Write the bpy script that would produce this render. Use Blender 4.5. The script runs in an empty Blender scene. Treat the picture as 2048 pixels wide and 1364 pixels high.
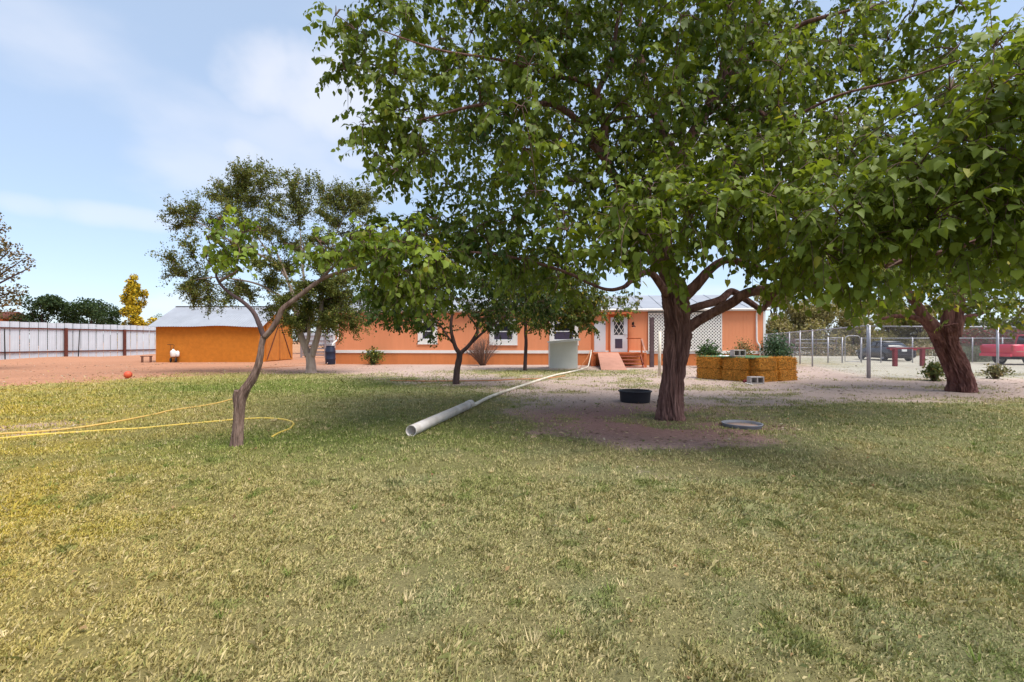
import bpy, math, random
import numpy as np
from mathutils import Vector, Matrix, noise as mnoise

# ------------------------------------------------------------------ camera, sky, sun, exposure
S = bpy.context.scene
COL = S.collection
FPX, CAMH = 960.0, 1.45           # focal length in photo pixels, eye height in metres
cam_d = bpy.data.cameras.new('camera')
cam_d.sensor_width = 36.0
cam_d.lens = 36.0 * FPX / 2048.0
cam_d.clip_start, cam_d.clip_end = 0.05, 6000
cam = bpy.data.objects.new('camera', cam_d)
cam.location = (0, 0, CAMH)
cam.rotation_euler = (math.radians(90), 0, 0)
COL.objects.link(cam)
S.camera = cam

SUN_EL, SUN_AZ = 63.0, 128.0      # azimuth clockwise from +Y (view direction): behind the camera, to the right
SUN_POWER, SUN_SOFT = 3.0, 38.0
SKY_STRENGTH = 0.094
EXPOSURE = 0.92

W = bpy.data.worlds.new('World')
S.world = W
W.use_nodes = True
nt = W.node_tree
nt.nodes.clear()
def N(tree, typ, **kw):
    n = tree.nodes.new(typ)
    for k, v in kw.items():
        setattr(n, k, v)
    return n
out = N(nt, 'ShaderNodeOutputWorld')
bg = N(nt, 'ShaderNodeBackground')
bg.inputs['Strength'].default_value = SKY_STRENGTH
sky = N(nt, 'ShaderNodeTexSky', sky_type='NISHITA')
sky.sun_disc = False
sky.sun_elevation = math.radians(SUN_EL)
sky.sun_rotation = math.radians(SUN_AZ)
sky.altitude = 1100
sky.air_density = 1.0
sky.dust_density = 1.6
sky.ozone_density = 1.0
geo = N(nt, 'ShaderNodeTexCoord')
sep = N(nt, 'ShaderNodeSeparateXYZ')
nt.links.new(geo.outputs['Generated'], sep.inputs[0])
def M(tree, op, a, b=None, c=None, clamp=False):
    n = N(tree, 'ShaderNodeMath', operation=op)
    n.use_clamp = clamp
    for i, v in enumerate((a, b, c)):
        if v is None:
            continue
        if isinstance(v, (int, float)):
            n.inputs[i].default_value = v
        else:
            tree.links.new(v, n.inputs[i])
    return n.outputs[0]
# cloud layer: flat sheet seen from below, so directions are divided by their height
zc = M(nt, 'MAXIMUM', sep.outputs['Z'], 0.0)
zd = M(nt, 'ADD', zc, 0.22)
comb = N(nt, 'ShaderNodeCombineXYZ')
nt.links.new(M(nt, 'DIVIDE', sep.outputs['X'], zd), comb.inputs[0])
nt.links.new(M(nt, 'DIVIDE', sep.outputs['Y'], zd), comb.inputs[1])
nz = N(nt, 'ShaderNodeTexNoise', noise_dimensions='3D')
nz.inputs['Scale'].default_value = 1.35
nz.inputs['Detail'].default_value = 5
nz.inputs['Roughness'].default_value = 0.48
mp = N(nt, 'ShaderNodeMapping')
mp.inputs['Location'].default_value = (1.9, 0.75, 0.3)
nt.links.new(comb.outputs[0], mp.inputs[0])
nt.links.new(mp.outputs[0], nz.inputs['Vector'])
ramp = N(nt, 'ShaderNodeMapRange', interpolation_type='SMOOTHSTEP')
ramp.inputs['From Min'].default_value = 0.50
ramp.inputs['From Max'].default_value = 0.70
nt.links.new(nz.outputs['Fac'], ramp.inputs['Value'])
# a few soft separate clouds low in the sky, each a noisy puff around a direction
puffs = None
def unit(px, py):
    v = Vector(((px - 1024) / FPX, 1.0, (682 - py) / FPX))
    return v.normalized()
for (px, py, w, hgt, amt) in ((650, 185, .15, .10, .62), (482, 308, .07, .034, .5), (705, 322, .05, .024, .45), (235, 432, .10, .022, .36), (55, 410, .05, .018, .3), (1500, 300, .2, .1, .6)):
    d = unit(px, py)
    r = Vector((d.y, -d.x, 0)).normalized()
    u = r.cross(d)
    def dotn(vec):
        n = N(nt, 'ShaderNodeVectorMath', operation='DOT_PRODUCT')
        nt.links.new(geo.outputs['Generated'], n.inputs[0])
        n.inputs[1].default_value = vec
        return n.outputs['Value']
    a = M(nt, 'DIVIDE', dotn(r), w)
    b = M(nt, 'DIVIDE', dotn(u), hgt)
    q = M(nt, 'ADD', M(nt, 'MULTIPLY', a, a), M(nt, 'MULTIPLY', b, b))
    nz2 = N(nt, 'ShaderNodeTexNoise', noise_dimensions='3D')
    nz2.inputs['Scale'].default_value = 7.0
    nz2.inputs['Detail'].default_value = 4
    nt.links.new(geo.outputs['Generated'], nz2.inputs['Vector'])
    q = M(nt, 'ADD', q, M(nt, 'MULTIPLY', M(nt, 'SUBTRACT', nz2.outputs['Fac'], 0.5), 2.6))
    mr = N(nt, 'ShaderNodeMapRange', interpolation_type='SMOOTHSTEP')
    mr.inputs['From Min'].default_value = 1.25
    mr.inputs['From Max'].default_value = 0.0
    mr.inputs['To Max'].default_value = amt
    nt.links.new(q, mr.inputs['Value'])
    front = M(nt, 'GREATER_THAN', dotn(d), 0.5)
    p = M(nt, 'MULTIPLY', mr.outputs[0], front)
    puffs = p if puffs is None else M(nt, 'MAXIMUM', puffs, p)
cl = M(nt, 'MAXIMUM', M(nt, 'MULTIPLY', ramp.outputs[0], 0.38), puffs)
veil = N(nt, 'ShaderNodeMix', data_type='RGBA')                       # thin bright haze everywhere
veil.inputs['Factor'].default_value = 0.45
veil.inputs['B'].default_value = (4.75, 5.85, 7.4, 1)
nt.links.new(sky.outputs[0], veil.inputs['A'])
mixc = N(nt, 'ShaderNodeMix', data_type='RGBA')
mixc.inputs['B'].default_value = (5.7, 5.75, 6.2, 1)
nt.links.new(cl, mixc.inputs['Factor'])
nt.links.new(veil.outputs['Result'], mixc.inputs['A'])
nt.links.new(mixc.outputs['Result'], bg.inputs['Color'])
nt.links.new(bg.outputs[0], out.inputs['Surface'])

sun_d = bpy.data.lights.new('sun', 'SUN')
sun_d.energy = SUN_POWER
sun_d.angle = math.radians(SUN_SOFT)
sun_d.color = (1.0, 0.95, 0.87)
sun = bpy.data.objects.new('sun', sun_d)
el, az = math.radians(SUN_EL), math.radians(SUN_AZ)
sdir = Vector((math.sin(az) * math.cos(el), math.cos(az) * math.cos(el), math.sin(el)))
sun.rotation_euler = sdir.to_track_quat('Z', 'Y').to_euler()
COL.objects.link(sun)

S.view_settings.view_transform = 'Standard'
S.view_settings.look = 'None'
S.view_settings.exposure = EXPOSURE
S.view_settings.gamma = 1.0
S.view_settings.use_curve_mapping = False
S.render.engine = 'CYCLES'
S.cycles.use_denoising = True
S.cycles.max_bounces = 6
S.cycles.transparent_max_bounces = 8
S.cycles.caustics_reflective = False
S.cycles.caustics_refractive = False

# ------------------------------------------------------------------ helpers
def P(px, py, Y):
    """photo pixel at distance Y (metres along the view) -> point"""
    return Vector(((px - 1024) / FPX * Y, Y, CAMH - (py - 682) / FPX * Y))
def G(px, py):
    """photo pixel on the level ground -> point"""
    Y = FPX * CAMH / (py - 682)
    return Vector(((px - 1024) / FPX * Y, Y, 0))

def tag(o, label=None, cat=None, group=None, kind=None):
    if label: o['label'] = label
    if cat: o['category'] = cat
    if group: o['group'] = group
    if kind: o['kind'] = kind
    return o
def empty(name, loc=(0, 0, 0), rz=0.0, label=None, cat=None, group=None):
    o = bpy.data.objects.new(name, None)
    o.empty_display_size = 0.2
    o.location = loc
    o.rotation_euler = (0, 0, rz)
    COL.objects.link(o)
    return tag(o, label, cat, group)
def link(name, me, mat=None, parent=None, smooth=False, kind=None):
    o = bpy.data.objects.new(name, me)
    COL.objects.link(o)
    if mat is not None and not me.materials:
        me.materials.append(mat)
    if smooth:
        me.polygons.foreach_set('use_smooth', [True] * len(me.polygons))
    if parent is not None:
        o.parent = parent
    if kind: o['kind'] = kind
    return o
def copy_tree(o, parent=None):
    c = o.copy()
    COL.objects.link(c)
    c.parent = parent
    for ch in o.children:
        copy_tree(ch, c)
    return c

class MB:
    def __init__(self):
        self.v, self.f = [], []
    def add(self, vs, fs):
        b = len(self.v)
        self.v.extend([tuple(v) for v in vs])
        self.f.extend([tuple(i + b for i in f) for f in fs])
        return self
    def box(self, c, s, rot=None, taper=1.0):
        x, y, z = s[0] / 2, s[1] / 2, s[2] / 2
        vs = [Vector((sx * x * (taper if sz > 0 else 1), sy * y * (taper if sz > 0 else 1), sz * z)) for sz in (-1, 1) for sx, sy in ((-1, -1), (1, -1), (1, 1), (-1, 1))]
        if rot is not None:
            vs = [rot @ v for v in vs]
        c = Vector(c)
        return self.add([v + c for v in vs], [(3, 2, 1, 0), (4, 5, 6, 7), (0, 1, 5, 4), (1, 2, 6, 5), (2, 3, 7, 6), (3, 0, 4, 7)])
    def span(self, lo, hi):
        return self.box([(a + b) / 2 for a, b in zip(lo, hi)], [b - a for a, b in zip(lo, hi)])
    def bar(self, a, b, w, h, up=(0, 0, 1)):
        a, b = Vector(a), Vector(b)
        d = (b - a); L = d.length; d.normalize()
        s = d.cross(Vector(up))
        if s.length < 1e-4: s = d.cross(Vector((0, 1, 0)))
        s.normalize(); u = s.cross(d)
        R = Matrix((d, s, u)).transposed()
        return self.box((a + b) / 2, (L, w, h), R)
    def tube(self, pts, rad, n=8, cap=True, close=False):
        pts = [Vector(p) for p in pts]
        if isinstance(rad, (int, float)): rad = [rad] * len(pts)
        rings, fs, vs = len(pts), [], []
        t0 = (pts[1] - pts[0]).normalized()
        s = t0.cross(Vector((0, 0, 1)))
        if s.length < 1e-3: s = t0.cross(Vector((1, 0, 0)))
        s.normalize()
        for i, p in enumerate(pts):
            t = (pts[min(i + 1, rings - 1)] - pts[max(i - 1, 0)])
            if t.length < 1e-9: t = t0
            t.normalize()
            s = (s - t * s.dot(t))
            if s.length < 1e-6: s = t.orthogonal()
            s.normalize()
            u = t.cross(s)
            for k in range(n):
                a = 2 * math.pi * k / n
                vs.append(p + (s * math.cos(a) + u * math.sin(a)) * rad[i])
        for i in range(rings - 1):
            for k in range(n):
                fs.append((i * n + k, i * n + (k + 1) % n, (i + 1) * n + (k + 1) % n, (i + 1) * n + k))
        if cap:
            fs.append(tuple(range(n))[::-1]); fs.append(tuple((rings - 1) * n + k for k in range(n)))
        return self.add(vs, fs)
    def lathe(self, prof, n=24, c=(0, 0, 0), axis='Z', cap=True):
        vs, fs = [], []
        for r, z in prof:
            for k in range(n):
                a = 2 * math.pi * k / n
                p = (r * math.cos(a), r * math.sin(a), z)
                if axis == 'Y': p = (p[0], p[2], p[1])
                if axis == 'X': p = (p[2], p[0], p[1])
                vs.append((p[0] + c[0], p[1] + c[1], p[2] + c[2]))
        m = len(prof)
        for i in range(m - 1):
            for k in range(n):
                fs.append((i * n + k, i * n + (k + 1) % n, (i + 1) * n + (k + 1) % n, (i + 1) * n + k))
        if cap:
            fs.append(tuple(range(n))[::-1]); fs.append(tuple((m - 1) * n + k for k in range(n)))
        return self.add(vs, fs)
    def prism(self, poly, y0, y1):
        n = len(poly)
        vs = [(x, y0, z) for x, z in poly] + [(x, y1, z) for x, z in poly]
        fs = [tuple(range(n)), tuple(range(n, 2 * n))[::-1]] + [(i, i + n, (i + 1) % n + n, (i + 1) % n) for i in range(n)]
        return self.add(vs, fs)
    def mesh(self, name):
        me = bpy.data.meshes.new(name)
        me.from_pydata(self.v, [], self.f)
        me.update()
        return me
    def build(self, name, mat=None, parent=None, smooth=False, kind=None, bevel=0):
        o = link(name, self.mesh(name), mat, parent, smooth, kind)
        if bevel:
            b = o.modifiers.new('bevel', 'BEVEL'); b.width = bevel; b.segments = 2; b.limit_method = 'ANGLE'
        return o

def fast_mesh(name, V, F3=None, F4=None, col=None):
    """numpy arrays -> mesh; col is one RGB for each vertex"""
    me = bpy.data.meshes.new(name)
    V = np.asarray(V, np.float32)
    parts, sizes = [], []
    for F, k in ((F3, 3), (F4, 4)):
        if F is not None and len(F):
            parts.append(np.asarray(F, np.int32).ravel()); sizes.append(np.full(len(F), k, np.int32))
    loops = np.concatenate(parts); sizes = np.concatenate(sizes)
    me.vertices.add(len(V)); me.vertices.foreach_set('co', V.ravel())
    me.loops.add(len(loops)); me.loops.foreach_set('vertex_index', loops)
    me.polygons.add(len(sizes))
    me.polygons.foreach_set('loop_start', np.concatenate(([0], np.cumsum(sizes)[:-1])).astype(np.int32))
    me.polygons.foreach_set('loop_total', sizes)
    if col is not None:
        at = me.color_attributes.new('col', 'FLOAT_COLOR', 'POINT')
        c4 = np.ones((len(V), 4), np.float32); c4[:, :3] = col
        at.data.foreach_set('color', c4.ravel())
    me.update(calc_edges=True)
    return me

def catmull(pts, per=6, vals=None):
    """smooth a polyline (and radii along it)"""
    p = [Vector(q) for q in pts]
    p = [p[0] * 2 - p[1]] + p + [p[-1] * 2 - p[-2]]
    o, ov = [], []
    vv = None if vals is None else [vals[0]] + list(vals) + [vals[-1]]
    for i in range(1, len(p) - 2):
        for k in range(per):
            t = k / per
            a, b, c, d = p[i - 1], p[i], p[i + 1], p[i + 2]
            o.append(0.5 * ((2 * b) + (c - a) * t + (2 * a - 5 * b + 4 * c - d) * t * t + (3 * b - a - 3 * c + d) * t ** 3))
            if vv: ov.append(vv[i] * (1 - t) + vv[i + 1] * t)
    o.append(p[-2])
    if vv: ov.append(vv[-2])
    return (o, ov) if vv else o

def vnoise(x, y, s, seed=0):
    x = np.asarray(x, float) / s + 1000.0; y = np.asarray(y, float) / s + 1000.0
    xi, yi = np.floor(x), np.floor(y)
    fx, fy = x - xi, y - yi
    fx, fy = fx * fx * (3 - 2 * fx), fy * fy * (3 - 2 * fy)
    def h(a, b):
        v = np.sin(a * 127.1 + b * 311.7 + seed * 74.7) * 43758.5453
        return v - np.floor(v)
    return (h(xi, yi) * (1 - fx) + h(xi + 1, yi) * fx) * (1 - fy) + (h(xi, yi + 1) * (1 - fx) + h(xi + 1, yi + 1) * fx) * fy
def fbm(x, y, s, seed=0, o=3):
    t, a, n = 0, 0.5, 0
    for k in range(o):
        t = t + a * vnoise(x, y, s / 2 ** k, seed + k * 13); n += a; a *= 0.55
    return t / n

# ------------------------------------------------------------------ materials
def new_mat(name):
    m = bpy.data.materials.new(name)
    m.use_nodes = True
    t = m.node_tree
    b = t.nodes['Principled BSDF']
    return m, t, b
def mat(name, c, rough=0.7, var=0.12, scale=6.0, bump=0.0, bscale=40.0, metal=0.0, spec=0.3, stretch=(1, 1, 1), c2=None, dist=0.02):
    m, t, b = new_mat(name)
    tc = N(t, 'ShaderNodeTexCoord'); mpn = N(t, 'ShaderNodeMapping')
    mpn.inputs['Scale'].default_value = stretch
    t.links.new(tc.outputs['Object'], mpn.inputs[0])
    n1 = N(t, 'ShaderNodeTexNoise'); n1.inputs['Scale'].default_value = scale; n1.inputs['Detail'].default_value = 6
    n1.inputs['Roughness'].default_value = 0.65
    t.links.new(mpn.outputs[0], n1.inputs['Vector'])
    mx = N(t, 'ShaderNodeMix', data_type='RGBA')
    if c2 is None:
        lo = [v * (1 - var) for v in c]; hi = [min(v * (1 + var), 1) for v in c]
    else:
        lo, hi = c, c2
    mx.inputs['A'].default_value = (*lo, 1); mx.inputs['B'].default_value = (*hi, 1)
    mr = N(t, 'ShaderNodeMapRange'); mr.inputs['From Min'].default_value = 0.3; mr.inputs['From Max'].default_value = 0.7
    t.links.new(n1.outputs['Fac'], mr.inputs['Value'])
    t.links.new(mr.outputs[0], mx.inputs['Factor'])
    t.links.new(mx.outputs['Result'], b.inputs['Base Color'])
    b.inputs['Roughness'].default_value = rough
    b.inputs['Metallic'].default_value = metal
    b.inputs['Specular IOR Level'].default_value = spec
    if bump:
        n2 = N(t, 'ShaderNodeTexNoise'); n2.inputs['Scale'].default_value = bscale; n2.inputs['Detail'].default_value = 5
        t.links.new(mpn.outputs[0], n2.inputs['Vector'])
        bp = N(t, 'ShaderNodeBump'); bp.inputs['Strength'].default_value = bump; bp.inputs['Distance'].default_value = dist
        t.links.new(n2.outputs['Fac'], bp.inputs['Height'])
        t.links.new(bp.outputs[0], b.inputs['Normal'])
    return m
def foliage_mat(name, transl=0.42, rough=0.5, spec=0.24, tint=(1.25, 1.2, 0.6)):
    m, t, b = new_mat(name)
    at = N(t, 'ShaderNodeVertexColor', layer_name='col')
    t.links.new(at.outputs[0], b.inputs['Base Color'])
    b.inputs['Roughness'].default_value = rough
    b.inputs['Specular IOR Level'].default_value = spec
    if transl:
        tr = N(t, 'ShaderNodeBsdfTranslucent')
        ml = N(t, 'ShaderNodeMix', data_type='RGBA', blend_type='MULTIPLY')
        ml.inputs['Factor'].default_value = 1
        ml.inputs['B'].default_value = (*tint, 1)
        t.links.new(at.outputs[0], ml.inputs['A'])
        t.links.new(ml.outputs['Result'], tr.inputs['Color'])
        ms = N(t, 'ShaderNodeMixShader'); ms.inputs[0].default_value = transl
        o = t.nodes['Material Output']
        t.links.new(b.outputs[0], ms.inputs[1]); t.links.new(tr.outputs[0], ms.inputs[2])
        t.links.new(ms.outputs[0], o.inputs['Surface'])
    return m
def stucco_mat():
    m = mat('stucco orange', (.52, .178, .020), 0.9, 0.13, 3.5, 0.55, 26, dist=0.02)
    return m
def glass_mat(name, c=(.02, .02, .028), rough=0.08):
    m, t, b = new_mat(name)
    b.inputs['Base Color'].default_value = (*c, 1); b.inputs['Roughness'].default_value = rough
    b.inputs['Specular IOR Level'].default_value = 0.6
    return m
def bark_mat(name, c1, c2, scale=5.0, stretch=(1, 1, .16), bump=0.6):
    return mat(name, c1, 0.92, 0, scale, 0.9, 26, stretch=stretch, c2=c2, spec=0.1, dist=0.03)
MT = dict(
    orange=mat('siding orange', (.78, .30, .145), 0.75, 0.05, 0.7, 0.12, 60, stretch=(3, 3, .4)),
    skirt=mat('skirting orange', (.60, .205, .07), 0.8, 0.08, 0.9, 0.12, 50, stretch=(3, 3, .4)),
    porch=mat('porch red orange', (.48, .13, .045), 0.8, 0.14, 2.5, 0.1, 40),
    stair=mat('stair red', (.40, .13, .09), 0.8, 0.2, 3, 0.1, 40),
    ramp=mat('ramp pink', (.43, .215, .155), 0.85, 0.1, 2.2, 0.1, 40),
    white=mat('white paint', (.78, .77, .74), 0.6, 0.05, 2),
    trim=mat('trim white', (.74, .76, .78), 0.6, 0.06, 3),
    lattice=mat('lattice white', (.84, .81, .75), 0.6, 0.06, 2),
    metal=mat('white sheet metal', (.28, .295, .33), 0.6, 0.12, 0.9, metal=0.0, spec=0.5, stretch=(1, 1, .4)),
    sheet=mat('fence sheet metal', (.53, .57, .62), 0.5, 0.12, 1.6, metal=0.1, spec=0.4, stretch=(1, 1, .3)),
    rust=mat('rust brown steel', (.11, .032, .022), 0.85, 0.3, 6),
    galv=mat('galvanised steel', (.36, .36, .40), 0.45, 0.15, 8, metal=0.5),
    wire=mat('dull wire', (.20, .20, .22), 0.7, 0.1, 8),
    redpaint=mat('dark red paint', (.17, .018, .028), 0.7, 0.2, 5),
    stucco=stucco_mat(),
    shed_door=mat('shed door', (.47, .17, .03), 0.85, 0.16, 2.0, 0.2, 40),
    cabinet=mat('cabinet grey white', (.68, .69, .64), 0.7, 0.06, 1.2),
    door=mat('door pale grey', (.62, .66, .70), 0.6, 0.05, 2),
    glass=glass_mat('window glass'),
    screen=mat('window screen', (.06, .05, .085), 0.55, 0.15, 3),
    dark=mat('dark interior', (.02, .018, .016), 0.9, 0.2, 3),
    black=mat('black rubber', (.022, .022, .03), 0.6, 0.2, 4),
    navy=mat('dark blue plastic', (.018, .024, .05), 0.45, 0.15, 2),
    pvc=mat('aged pvc', (.52, .44, .34), 0.55, 0, 2.6, c2=(.82, .76, .66)),
    pvc2=mat('big pipe', (.56, .48, .42), 0.5, 0, 3.2, c2=(.86, .80, .76)),
    hose=mat('yellow hose', (.62, .44, .08), 0.5, 0.12, 6),
    hose2=mat('tan hose', (.56, .36, .10), 0.55, 0.15, 6),
    cord=mat('orange cord', (.42, .17, .07), 0.6, 0.2, 3),
    ball=mat('ball rubber', (.62, .10, .045), 0.5, 0.1, 3),
    block=mat('cinder block', (.42, .38, .37), 0.95, 0.14, 12, 0.4, 90),
    straw=mat('straw', (.30, .11, .016), 0.9, 0, 16, 0.9, 55, c2=(.84, .41, .075), dist=0.03),
    turf=mat('green mat', (.055, .16, .075), 0.95, 0.3, 7, 0.4, 120),
    wood_grey=mat('weathered wood', (.25, .22, .23), 0.9, 0.25, 3, stretch=(1, 1, 6)),
    darkpost=mat('dark post', (.10, .065, .07), 0.9, 0.25, 5),
    bark_main=bark_mat('mulberry bark', (.060, .026, .026), (.33, .185, .160), 13, (1, 1, .10)),
    bark_crook=bark_mat('crooked bark', (.11, .062, .05), (.34, .235, .19), 18, (1, 1, .12)),
    bark_dark=bark_mat('dark bark', (.05, .033, .035), (.13, .085, .08), 9),
    bark_grey=bark_mat('grey bark', (.28, .20, .165), (.46, .36, .31), 6),
    bark_red=bark_mat('red bark', (.065, .026, .026), (.29, .145, .125), 10, (1, 1, .14)),
    twig=mat('twig', (.12, .07, .055), 0.9, 0.25, 10),
    leaf=foliage_mat('mulberry leaf'),
    small=foliage_mat('small leaf', 0.25, 0.6, 0.2),
    grass=foliage_mat('grass blade', 0.15, 0.8, 0.12, (1.1, 1.1, .7)),
    carpaint=glass_mat('car paint dark', (.014, .011, .018), 0.3),
    redcar=glass_mat('car paint red', (.56, .006, .045), 0.4),
    chrome=mat('chrome', (.6, .6, .62), 0.25, 0.05, 5, metal=0.9),
    tyre=mat('tyre', (.03, .03, .033), 0.85, 0.15, 8),
    tail=glass_mat('tail light', (.42, .02, .03), 0.25),
    plate=mat('plate', (.8, .8, .78), 0.5, 0.03, 5),
)
def coat(m, v=0.6):
    m.node_tree.nodes['Principled BSDF'].inputs['Coat Weight'].default_value = v
coat(MT['carpaint'], .2); coat(MT['redcar'], .4)

# ------------------------------------------------------------------ ground
rng = np.random.default_rng(7)
random.seed(7)
def inpoly(px, py, poly):
    r = np.zeros(px.shape, bool)
    n = len(poly)
    for i in range(n):
        x0, y0 = poly[i]; x1, y1 = poly[(i + 1) % n]
        if y0 == y1: continue
        c = ((y0 > py) != (y1 > py)) & (px < (x1 - x0) * (py - y0) / (y1 - y0) + x0)
        r ^= c
    return r
LAWN = [(-3000, 790), (-400, 782), (0, 776), (120, 768), (235, 759), (300, 755), (420, 749), (600, 745), (720, 752), (800, 757), (905, 771), (965, 777), (1010, 790), (1052, 806), (1072, 828),
        (1040, 842), (1050, 862), (1120, 880), (1230, 890), (1350, 902), (1470, 900), (1540, 885), (1552, 850), (1500, 832), (1415, 828), (1395, 812), (1500, 808), (1640, 811), (1800, 806), (2048, 800), (2500, 800), (6000, 820), (6000, 3000), (-3000, 3000)]
STRIP = [(880, 742), (1000, 738), (1100, 740), (1180, 738), (1330, 738), (1332, 752), (1200, 748), (1100, 754), (960, 752), (870, 752)]
FARGRASS = [(1540, 712), (1700, 716), (1745, 735), (1640, 738), (1600, 742), (1560, 735)]
BARE = [[(-200, 852), (40, 848), (150, 842), (262, 842), (250, 852), (120, 862), (40, 872), (-200, 876)], [(1175, 962), (1220, 944), (1290, 948), (1270, 968), (1215, 975)], [(1288, 940), (1340, 930), (1385, 938), (1370, 958), (1300, 962)],
        [(556, 787), (590, 784), (600, 790), (570, 794)], [(1020, 1190), (1070, 1180), (1085, 1200), (1040, 1212)], [(330, 1215), (372, 1205), (385, 1225), (345, 1235)], [(1440, 978), (1580, 975), (1590, 990), (1460, 992)],
        [(215, 758), (262, 757), (250, 765), (200, 766)], [(1560, 820), (1700, 816), (1760, 826), (1640, 834)]]
def lawn_mask(X, Y):
    """how grassy the ground is: 0 bare soil .. 1 lawn"""
    Yc = np.maximum(Y, 0.8)
    acc = 0
    wx = (fbm(X, Y, 1.1, 3) - .5) * 2.0 * np.minimum(Yc / 9, 1.6) + (fbm(X, Y, .25, 5, 2) - .5) * .25
    wy = (fbm(X, Y, 1.0, 9) - .5) * 2.4 * np.minimum(Yc / 9, 1.8) + (fbm(X, Y, .22, 4, 2) - .5) * .3
    J = ((0, 0), (.16, .06), (-.16, .06), (.1, -.09), (-.12, -.08), (.3, -.02), (-.3, .02), (.02, .14), (-.03, -.15))
    for k, (jx, jy) in enumerate(J):
        x = X + jx * Yc * .45 + wx
        y = Yc + jy * Yc * .6 + wy
        y = np.maximum(y, .5)
        py = 682 + FPX * CAMH / y; px = 1024 + FPX * x / y
        m = inpoly(px, py, LAWN).astype(float)
        m = np.maximum(m, inpoly(px, py, STRIP) * .8)
        m = np.maximum(m, inpoly(px, py, FARGRASS) * .7)
        for b in BARE:
            m = np.where(inpoly(px, py, b), .12, m)
        acc = acc + m
    m = acc / 9
    zone = np.clip((X + 2) / 2, 0, 1) * np.clip((Y - 6) / 1, 0, 1) * np.clip((24 - Y) / 3, 0, 1)
    m = np.maximum(m, np.clip((fbm(X, Y, 1.5, 61) - .50) * 3.2 + (fbm(X, Y, .3, 63) - .5) * 1.2, 0, .55) * zone)
    m = np.where(Y < 0.8, 1.0, m)
    return m
def grass_tone(X, Y):
    """average colour of the grass at a place, colour cast included: watered green, dry straw, olive"""
    Yc = np.maximum(Y, 1.0)
    px = 1024 + FPX * X / Yc
    straw = np.array([.415, .325, .150]); green = np.array([.150, .195, .038]); yellow = np.array([.430, .325, .062]); sage = np.array([.268, .262, .120])
    left = np.clip((-.25 - X / np.maximum(Yc, 3)) / .8, 0, 1)          # dry yellow left side, with a warm colour cast put into it
    n1 = fbm(X, Y, 1.6, 21); n2 = fbm(X, Y, .45, 22); n3 = fbm(X, Y, 5.0, 25)
    wet = np.exp(-(((X + 1.6) / 2.6) ** 2 + ((Y - 7.4) / 2.0) ** 2)) + .9 * np.exp(-(((X + 7.5) / 5.0) ** 2 + ((Y - 15.5) / 3.6) ** 2)) + .5 * np.exp(-(((X + 3.9) / 1.5) ** 2 + ((Y - 6.9) / 1.0) ** 2))
    wet = np.clip(wet + (n1 - .5) * 1.1 + (n2 - .5) * .8, 0, 1)
    wet2 = np.clip((n1 - .42) * 2.2 + (n2 - .5) * 1.6, 0, 1)
    base = sage * (1 - left)[..., None] + yellow * left[..., None]
    dry = np.clip((n2 - .38) * 2.0 + (n3 - .5) * 1.2 + np.clip((5 - Y) / 9, 0, .3), 0, .48)
    c = base * (1 - dry)[..., None] + straw * dry[..., None]
    rt = np.clip(X / np.maximum(Yc, 2) * 1.6 + .1, 0, 1)
    gm = np.clip(np.maximum(wet * (1 - .6 * rt), wet2 * (.38 - .16 * rt)), 0, 1) * .85
    return c * (1 - gm)[..., None] + green * gm[..., None]
def soil_tone(X, Y):
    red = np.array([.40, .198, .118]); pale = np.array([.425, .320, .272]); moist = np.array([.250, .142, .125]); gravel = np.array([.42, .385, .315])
    a = np.clip((-5 - X) / 9, 0, 1)
    c = pale * (1 - a)[..., None] + red * a[..., None]
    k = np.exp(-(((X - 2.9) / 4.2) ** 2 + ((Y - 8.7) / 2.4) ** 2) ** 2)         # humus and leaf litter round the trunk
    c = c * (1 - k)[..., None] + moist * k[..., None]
    g = np.clip((X * .94 - (Y - 18.6) * .34 - 12.6) / 1.5, 0, 1) * np.clip((Y - 17.5) / 2, 0, 1)     # pale drive beyond the chain-link
    c = c * (1 - g)[..., None] + gravel * g[..., None]
    n = fbm(X, Y, .9, 31); n2 = fbm(X, Y, 3.5, 33)
    return c * (0.82 + .2 * n + .18 * n2)[..., None]
def gz(X, Y):
    z = (fbm(X, Y, 2.2, 41) - .5) * .03 + (fbm(X, Y, .5, 43) - .5) * .012
    berm = np.exp(-((X + 34.4 - (Y - 34.8) * .22) / 1.1) ** 2) * np.clip((Y - 20) / 5, 0, 1) * np.clip((60 - Y) / 5, 0, 1)
    return z + berm * .28
n = 270
u = np.linspace(-1, 1, n)
gx = np.sinh(7.2 * u) / np.sinh(7.2) * 1800
gy = 9 + np.sinh(7.2 * u) / np.sinh(7.2) * 1800
GX, GY = np.meshgrid(gx, gy)
GZ = gz(GX, GY)
lm = lawn_mask(GX, GY)
lm = np.where((np.abs(GX) > 70) | (GY > 60), .35, lm)
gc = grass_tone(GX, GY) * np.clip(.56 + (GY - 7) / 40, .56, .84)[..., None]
sc = soil_tone(GX, GY)
V = np.stack([GX, GY, GZ], -1).reshape(-1, 3)
idx = np.arange(n * n).reshape(n, n)
F4 = np.stack([idx[:-1, :-1], idx[:-1, 1:], idx[1:, 1:], idx[1:, :-1]], -1).reshape(-1, 4)
gme = fast_mesh('ground', V, F4=F4, col=sc.reshape(-1, 3))
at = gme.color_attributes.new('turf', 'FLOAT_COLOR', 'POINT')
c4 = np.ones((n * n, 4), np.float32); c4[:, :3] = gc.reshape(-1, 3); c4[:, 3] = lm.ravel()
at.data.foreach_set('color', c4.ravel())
gm, t, b = new_mat('ground soil and turf')
a1 = N(t, 'ShaderNodeVertexColor', layer_name='col'); a2 = N(t, 'ShaderNodeVertexColor', layer_name='turf')
tc = N(t, 'ShaderNodeTexCoord')
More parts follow.
